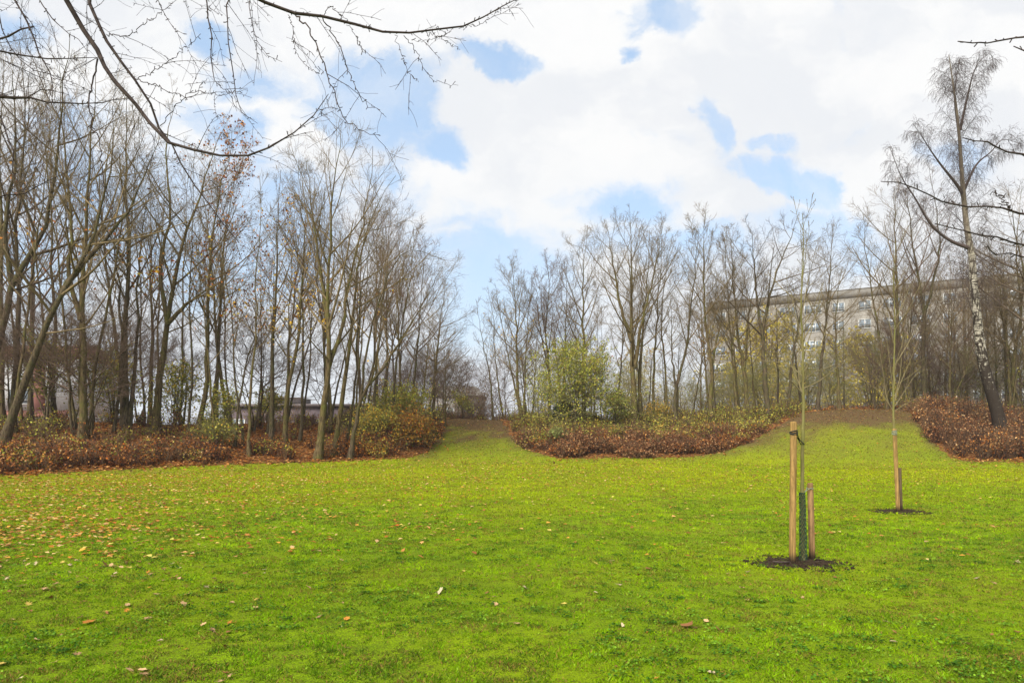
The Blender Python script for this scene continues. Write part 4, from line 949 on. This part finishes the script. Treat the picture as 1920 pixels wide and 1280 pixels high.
# ------------------------------------------------------------------ overhanging branches of two trees beside the viewpoint
def overhang(label, trunk_xy, tops, seed, spur, trunk_h=7.5, tr=.17, nt=(3, 3)):
    """tops: (polyline px, depth start, depth end, r0 mm, r1 mm, joins trunk)"""
    rng = np.random.default_rng(seed); bx, by = trunk_xy; base = np.array([bx, by, float(terr(bx, by)) - .05]); root = empty('overhanging_tree', base)
    q = np.linspace(0, 1, 16)[:, None]; TP = np.concatenate([.25 * q ** 2 * -np.sign(bx), .1 * q, q * trunk_h], 1); TR = tr * (1 - .55 * q[:, 0])
    m = MB(); m.tube(TP, TR * (1 + .5 * np.exp(-q[:, 0] * trunk_h / .3)), 14); m.build('trunk', M['bark_dark'], root, True)
    big = MB(); P1s, R1s = [], []
    for (pl, d0, d1, r0, r1, join) in tops:
        n = len(pl); Ds = np.linspace(d0, d1, n) + rng.normal(0, .03, n); pts = np.array([px(a, b, dd) for (a, b), dd in zip(pl, Ds)]) - base
        fac = np.linspace(r0, r1, n)
        if join:
            jz = join; jp = np.array([TP[-1, 0] * (jz / trunk_h) ** 2, .05, jz]); a = pts[0]; tdir = pts[0] - pts[1]; tdir /= np.linalg.norm(tdir)
            mid = (a + tdir * .9 + jp) / 2 + np.array([0, 0, .25]); pts = np.concatenate([[jp, mid, a + tdir * .45], pts]); fac = np.concatenate([[r0 * 2.2, r0 * 1.5, r0 * 1.15], fac])
        N_ = 34; rp = resample(pts, N_); dist = np.concatenate([[0], np.cumsum(np.linalg.norm(np.diff(pts, axis=0), axis=1))]); rr = np.interp(np.linspace(0, dist[-1], N_), dist, fac) / 1000
        wob = rng.normal(0, .006, (N_, 3)); wob[0] = 0; rp = rp + wob
        big.tube(rp, rr * (1 + rng.normal(0, .06, N_)), 8); P1s.append(rp); R1s.append(rr)
    P1, R1 = np.stack(P1s), np.stack(R1s); l1 = plen(P1)
    lens = np.array([t[6] if len(t) > 6 else 1.0 for t in tops])
    P2, R2, p2, _ = kids(rng, P1, R1, np.maximum(1, (l1 * nt[0]).astype(int)), .25, .98, .75, .25, lambda p, q_: np.minimum(spur * (1 - .5 * q_), .5 * l1[p]), 7, -.05, .10, .006, .0016)
    l2 = plen(P2); P3, R3, _, _ = kids(rng, P2, R2, nt[1], .2, .95, .7, .25, lambda p, q_: l2[p] * .42, 5, -.03, .1, .006, .0012)
    # short spurs with buds
    PS, RS, _, _ = kids(rng, P1, R1, np.maximum(6, (l1 * 16).astype(int)), .2, .995, 1.0, .3, lambda p, q_: np.full(len(p), .022), 3, .02, .1, .1, .0018, tip=1.3)
    PS2, RS2, _, _ = kids(rng, P2, R2, np.maximum(2, (l2 * 14).astype(int)), .15, .995, .9, .3, lambda p, q_: np.full(len(p), .014), 3, .02, .1, .1, .0014, tip=1.4)
    big.tube(P2, R2, 5); big.tube(P3, R3, 4); big.tube(PS, RS * .8 + .0006, 4); big.tube(PS2, RS2 * .8 + .0004, 4)
    big.build('branches', M['over'], root, True)
    tag(root, label, 'tree')
LT = [
 ([(485, 0), (520, 15), (560, 27), (610, 33), (650, 42), (700, 55), (745, 64), (790, 60), (850, 55), (880, 45), (910, 30), (940, 12), (965, 0), (985, -8)], 4.2, 4.6, 11, 2.2, 4.6),
 ([(552, 26), (575, 50), (595, 85), (608, 125), (620, 155), (633, 190), (637, 205), (655, 232), (680, 247), (712, 252)], 4.25, 4.0, 4.6, 1.4, 0),
 ([(605, 33), (625, 65), (640, 95), (652, 130), (668, 170), (690, 200), (712, 208)], 4.3, 4.5, 4, 1.3, 0),
 ([(540, 28), (550, 60), (555, 95), (575, 125), (610, 137)], 4.25, 4.0, 2, 1.1, 0),
 ([(740, 66), (752, 100), (765, 135), (785, 153)], 4.4, 4.2, 1.8, 1.1, 0), ([(757, 67), (780, 95), (795, 130), (820, 153), (858, 160)], 4.4, 4.6, 2.2, 1.1, 0),
 ([(645, 41), (665, 62), (675, 85), (685, 100)], 4.3, 4.2, 1.8, 1.1, 0), ([(605, 31), (618, 14), (640, 30), (660, 45), (700, 53)], 4.3, 4.2, 2.2, 1.2, 0), ([(790, 61), (830, 72), (848, 84), (862, 95)], 4.4, 4.4, 2, 1.1, 0),
 ([(850, 55), (830, 66), (800, 78), (770, 76)], 4.4, 4.3, 1.6, 1.0, 0), ([(860, 54), (905, 42), (930, 25), (942, 8)], 4.5, 4.6, 1.8, 1.0, 0),
 ([(125, 0), (150, 45), (180, 90), (185, 110), (215, 150), (245, 185), (280, 225), (310, 255), (335, 270), (370, 285), (420, 292), (470, 292), (500, 280), (530, 262), (560, 240), (590, 210), (618, 176)], 4.3, 4.1, 16, 2.0, 4.4),
 ([(165, 0), (180, 35), (200, 75), (230, 120), (255, 148), (280, 190), (300, 235), (330, 290), (370, 350), (410, 405), (450, 455)], 4.6, 4.5, 12, 2.6, 5.0),
 ([(25, 0), (55, 45), (65, 75), (75, 105), (95, 140), (100, 175), (95, 195)], 4.0, 3.9, 6, 1.4, 4.0),
 ([(183, 110), (175, 150), (168, 190), (172, 235), (185, 260), (195, 330), (205, 390), (228, 455)], 4.25, 4.0, 5, 1.4, 0),
 ([(-15, 84), (35, 60), (60, 45)], 4.0, 4.0, 6, 4.5, 3.6), ([(-15, 95), (50, 105), (100, 108), (150, 112), (188, 108)], 4.4, 4.6, 6, 1.6, 3.5),
 ([(-15, 183), (60, 185), (100, 192), (150, 193), (200, 190), (245, 187)], 4.7, 4.9, 8, 2, 3.2),
 ([(-15, 176), (40, 185), (70, 172), (95, 168), (130, 178)], 4.7, 4.6, 5, 1.4, 3.1),
 ([(390, -4), (395, 40), (397, 90), (397, 140), (410, 160), (425, 172), (465, 167)], 4.3, 4.1, 4, 1.2, 5.2), ([(423, -4), (430, 50), (428, 90), (437, 140), (443, 185), (455, 215), (485, 231)], 4.4, 4.2, 4.2, 1.2, 5.3),
 ([(462, -4), (472, 40), (480, 75), (500, 105), (530, 115)], 4.4, 4.2, 2.4, 1.1, 5.3), ([(290, -4), (310, 35), (330, 60), (345, 65)], 4.4, 4.2, 2.2, 1.1, 5.3),
 ([(200, 65), (240, 68), (270, 45), (300, 25), (326, 3)], 4.6, 4.5, 3, 1.2, 0), ([(258, 150), (300, 125), (330, 105), (376, 66)], 4.5, 4.2, 2.6, 1.2, 0), ([(252, 146), (290, 160), (330, 177), (360, 182), (388, 145)], 4.5, 4.3, 3, 1.2, 0),
 ([(300, 236), (340, 190), (360, 172), (420, 178), (462, 166)], 4.5, 4.3, 2.4, 1.1, 0),
 ([(-10, 195), (15, 250), (25, 290), (30, 330), (60, 380), (80, 430)], 4.2, 4.0, 5, 1.3, 3.0), ([(-10, 372), (40, 362), (90, 340), (140, 315)], 5.0, 5.2, 5, 1.4, 2.4),
 ([(70, -5), (100, 40), (150, 75), (165, 100)], 4.8, 4.6, 4, 1.3, 4.8), ([(-5, 20), (20, 90), (60, 130), (120, 150), (170, 170)], 4.9, 4.7, 4, 1.3, 3.6),
]
overhang('drooping bare branches with small buds hanging into the top left of the view', (-5.6, 3.2), LT, 71, .55, nt=(3.0, 3))
RT = [([(1930, 67), (1890, 73), (1860, 80), (1830, 78), (1797, 77)], 3.6, 3.5, 5, 2.4, 3.9), ([(1935, 98), (1903, 88)], 3.5, 3.5, 4, 2.4, 3.8),
      ([(1930, 297), (1870, 277), (1840, 265), (1806, 254)], 3.6, 3.5, 5.5, 2.4, 3.3), ([(1930, 402), (1870, 390), (1800, 385), (1750, 370), (1700, 350), (1652, 338)], 3.7, 3.5, 6, 2, 3.0),
      ([(1930, 462), (1850, 445), (1800, 430), (1755, 414)], 3.5, 3.4, 5, 2.2, 2.8), ([(1896, 395), (1880, 375), (1866, 358)], 3.65, 3.6, 3, 2, 0), ([(1930, 484), (1880, 475), (1847, 462)], 3.6, 3.5, 4, 2, 2.7)]
overhang('few stiff budded twigs reaching in from the right picture edge', (4.9, 3.1), RT, 72, .05, trunk_h=5.5, tr=.12, nt=(.6, 1))

# ------------------------------------------------------------------ buildings
M['glass'] = plain_mat('window_glass', (.13, .16, .19), .15, .4, .8, .6)
M['frame'] = plain_mat('white_frame', (.50, .51, .50), .6, .08, 4)
def panel_mat():
    m, n, b, _ = mat('panel_concrete', .9); P = oc(n); s = n.new('ShaderNodeSeparateXYZ'); n.l.new(P, s.inputs[0])
    a = n.noise(P, .35, 5, .6); g_ = n.noise(n.scalev(P, (1, 1, .2)), 1.6, 4)
    jx = n.math('PINGPONG', s.outputs[0], 1.8); jz = n.math('PINGPONG', s.outputs[2], 1.4)
    j_ = n.math('MINIMUM', jx, jz); c = n.mix(n.ss(a, .3, .7), (.165, .153, .135), (.205, .193, .172)); c = n.mix(n.ss(g_, .5, .75, 0, .4), c, (.27, .25, .21))
    c = n.mix(n.ss(j_, .07, .03, 0, .7), c, (.13, .12, .10)); n.l.new(c, b.inputs['Base Color']); return m
M['panel'] = panel_mat(); M['parapet'] = plain_mat('roof_band', (.155, .145, .13), .85, .2, .6)
M['redwall'] = plain_mat('red_render', (.19, .085, .07), .85, .2, 1.5); M['whitewall'] = plain_mat('white_render', (.55, .56, .57), .85, .12, 1)
M['darkwall'] = plain_mat('dark_cladding', (.085, .065, .07), .8, .25, 1.2); M['roofred'] = plain_mat('red_tiles', (.22, .10, .075), .85, .3, 3); M['greywall'] = plain_mat('grey_wall', (.22, .21, .20), .9, .2, 2)
def window_mesh(wd, ht, cols, parent, loc, name='window'):
    key = (wd, ht, cols)
    if key not in WM:
        m = MB(); t = .085; d0, d1 = -.05, .06
        m.box(-wd / 2, wd / 2, d0, d1, 0, t); m.box(-wd / 2, wd / 2, d0, d1, ht - t, ht)
        for k in range(cols + 1):
            x = -wd / 2 + (wd - t) * k / cols; m.box(x, x + t, d0 + .004, d1 - .004, t, ht - t)
        for k in range(cols):
            x0 = -wd / 2 + (wd - t) * k / cols + t; x1 = -wd / 2 + (wd - t) * (k + 1) / cols; m.box(x0, x1, d0 + .01, d1 - .01, ht * .28, ht * .28 + .04) if cols == 2 else None
        f = m.build(name, M['frame'], parent); p = MB(); p.box(-wd / 2 + .02, wd / 2 - .02, -.01, .03, .02, ht - .02); pn_ = p.build('pane', M['glass'], f)
        WM[key] = f
    else:
        s = WM[key]; f = s.copy(); S.collection.objects.link(f); f.parent = parent
        c = s.children[0].copy(); S.collection.objects.link(c); c.parent = f
    f.location = loc; return f
WM = {}
def apartment():
    p0 = np.array([32.6, 114.0]); p1 = np.array([106, 73.0]); d = p1 - p0; L = float(np.linalg.norm(d)); rz = math.atan2(d[1], d[0])
    root = empty('apartment_block', (p0[0], p0[1], .5), rz); h = 23.6
    m = MB(); m.box(0, L, 0, 12, 0, h - 1.15); m.build('wall', M['panel'], root)
    m = MB(); m.box(-.1, L + .1, -.1, 12.1, h - 1.15, h); m.box(-.15, L + .15, -.15, 12.15, h + .003, h + .12); m.build('roof', M['parapet'], root)
    far = MB(); fl = 8; z1 = h - 1.15 - 2.05; bays = int(L // 3.6); cnt = 0
    for f_ in range(fl):
        z = z1 - f_ * 2.8
        if z < .5: continue
        for b_ in range(bays):
            x = 1.8 + b_ * 3.6
            wd, cols = ((2.5, 3) if b_ % 4 in (0, 3) else (1.7, 2))
            if b_ < 12: window_mesh(wd, 1.45, cols, root, (x, -.03, z)); cnt += 1
            else:
                far.box(x - wd / 2, x + wd / 2, -.05, -.01, z, z + 1.45)
    o = far.build('window', M['glass'], root); o['kind'] = 'stuff'
    tag(root, 'long grey beige concrete apartment block with white windows behind the right hand trees', 'building')
apartment()
def left_house():
    WM.clear(); D = 72; x0 = px(-260, 0, D)[0]; x1 = px(118, 0, D)[0]; root = empty('red_roofed_house', (x0, D, .5)); Wd = x1 - x0
    H_ = EYE + (HY - 668) / F * D - .5
    m = MB(); m.box(0, Wd, 0, 10, 0, 3.6); m.box(0, Wd, 0, 10, 3.61, H_); m.build('wall', M['whitewall'], root)
    for xx in np.arange(.6, Wd, 4.4):
        m = MB(); m.box(xx, xx + 1.2, -.06, .0, 3.9, H_ - .02); m.build('red_panel', M['redwall'], root)
    m = MB(); m.add([(-.5, -.9, 3.45), (Wd + .5, -.9, 3.45), (Wd + .5, .05, 4.1), (-.5, .05, 4.1), (-.5, -.9, 3.3), (Wd + .5, -.9, 3.3), (Wd + .5, .05, 3.3), (-.5, .05, 3.3)],
              [(0, 1, 2, 3), (4, 7, 6, 5), (0, 4, 5, 1), (1, 5, 6, 2), (3, 7, 4, 0), (2, 6, 7, 3)]); m.build('canopy', M['roofred'], root)
    m = MB(); m.add([(-.5, -.6, H_), (Wd + .5, -.6, H_), (Wd + .5, 10.5, H_), (-.5, 10.5, H_), (-.5, 5, H_ + 1.8), (Wd + .5, 5, H_ + 1.8)], [(0, 1, 5, 4), (2, 3, 4, 5), (3, 2, 1, 0)])
    m.add([(-.5, -.6, H_), (-.5, 5, H_ + 1.8), (-.5, 10.5, H_), (Wd + .5, -.6, H_), (Wd + .5, 10.5, H_), (Wd + .5, 5, H_ + 1.8)], [(0, 1, 2), (3, 4, 5)])
    m.build('roof', M['roofred'], root)
    for zz in (.9, 4.7):
        for xx in np.arange(3.5, Wd - 1, 4.4): window_mesh(2.2, 1.6, 2, root, (float(xx), -.03, zz))
    tag(root, 'white and red house with red roof seen through the trunks at the far left', 'house')
left_house()
def dark_building():
    WM.clear(); D = 84; x0 = px(425, 0, D)[0]; x1 = px(690, 0, D)[0]; root = empty('low_building', (x0, D, .5)); Wd = x1 - x0
    H_ = EYE + (HY - 757) / F * D - .5
    m = MB(); m.box(0, Wd, 0, 12, 0, H_ - .35); m.build('wall', M['darkwall'], root)
    m = MB(); m.box(-.3, Wd + .3, -.4, 12.4, H_ - .35, H_); m.box(3, 8, 3, 8, H_ + .003, H_ + 1.0); m.build('roof', plain_mat('dark_roof_edge', (.10, .085, .085), .9, .2, 2), root)
    for xx in np.arange(1.5, Wd - 1, 5.2): window_mesh(1.5, 1.5, 2, root, (float(xx), -.03, 2.0))
    tag(root, 'long low dark clad building behind the trees of the left bank', 'building')
dark_building()
def far_block():
    WM.clear(); D = 130; x0 = px(800, 0, D)[0]; x1 = px(905, 0, D)[0]; root = empty('far_building', (x0, D, .5)); Wd = x1 - x0; H_ = EYE + (HY - 742) / F * D - .5
    m = MB(); m.box(0, Wd, 0, 10, 0, H_); m.build('wall', M['greywall'], root)
    m = MB(); m.add([(-.4, -.5, H_ + .002), (Wd + .4, -.5, H_ + .002), (Wd + .4, 10.5, H_ + .002), (-.4, 10.5, H_ + .002), (1.5, 5, H_ + 2.2), (Wd - 1.5, 5, H_ + 2.2)], [(0, 1, 5, 4), (2, 3, 4, 5)])
    m.add([(-.4, -.5, H_ + .002), (1.5, 5, H_ + 2.2), (-.4, 10.5, H_ + .002), (Wd + .4, -.5, H_ + .002), (Wd + .4, 10.5, H_ + .002), (Wd - 1.5, 5, H_ + 2.2)], [(0, 1, 2), (3, 4, 5)]); m.build('roof', M['parapet'], root)
    for xx in np.arange(1.5, Wd - 1, 3): window_mesh(1.4, 1.4, 2, root, (float(xx), -.03, 5.6))
    tag(root, 'small dark roofed building far beyond the top of the grassy path', 'building')
far_block()
def hut():
    D = 52; c = px(1229, 786, D); z0 = float(terr(c[0], D)); root = empty('small_hut', (c[0], D, z0)); zt = c[2] - z0
    m = MB(); m.box(-.32, .32, -.3, .3, 0, max(zt, .5)); m.build('wall', M['greywall'], root)
    m = MB(); zt = max(zt, .5); m.add([(-.42, -.4, zt), (.42, -.4, zt), (.42, .4, zt), (-.42, .4, zt), (-.2, -.15, zt + .42), (.2, -.15, zt + .42), (.2, .15, zt + .42), (-.2, .15, zt + .42)],
        [(0, 1, 5, 4), (1, 2, 6, 5), (2, 3, 7, 6), (3, 0, 4, 7), (4, 5, 6, 7), (3, 2, 1, 0)]); m.build('roof', M['frame'], root)
    tag(root, 'tiny pale box with a white hipped top among the middle trees', 'box')
hut()
def gwall():
    D = 48; x0, x1 = px(60, 0, D)[0], px(180, 0, D)[0]; m = MB(); zt = EYE + (HY - 783) / F * D
    z0 = float(terr((x0 + x1) / 2, D)) - .5; m.box(x0, x1, D, D + .2, z0, zt - .1)
    m.box(x0 - .05, x1 + .05, D - .04, D + .24, zt - .1, zt); tag(m.build('garden_wall', M['greywall']), 'low grey wall behind the leaf carpet at the far left', 'wall')
gwall()

# ------------------------------------------------------------------ thin damp air
m = MB(); m.box(-420, 420, -40, 420, -3, 60); hz = m.build('haze', bpy.data.materials.new('haze'))
hm = hz.data.materials[0]; hm.use_nodes = True; hm.node_tree.nodes.clear(); n = NT(hm.node_tree)
pv = n.new('ShaderNodeVolumePrincipled'); pv.inputs['Color'].default_value = (.92, .95, 1, 1); pv.inputs['Density'].default_value = .00042; pv.inputs['Anisotropy'].default_value = .2
n.l.new(pv.outputs[0], n.new('ShaderNodeOutputMaterial').inputs['Volume'])
tag(hz, 'thin pale autumn air over the whole park', 'haze', kind='stuff')
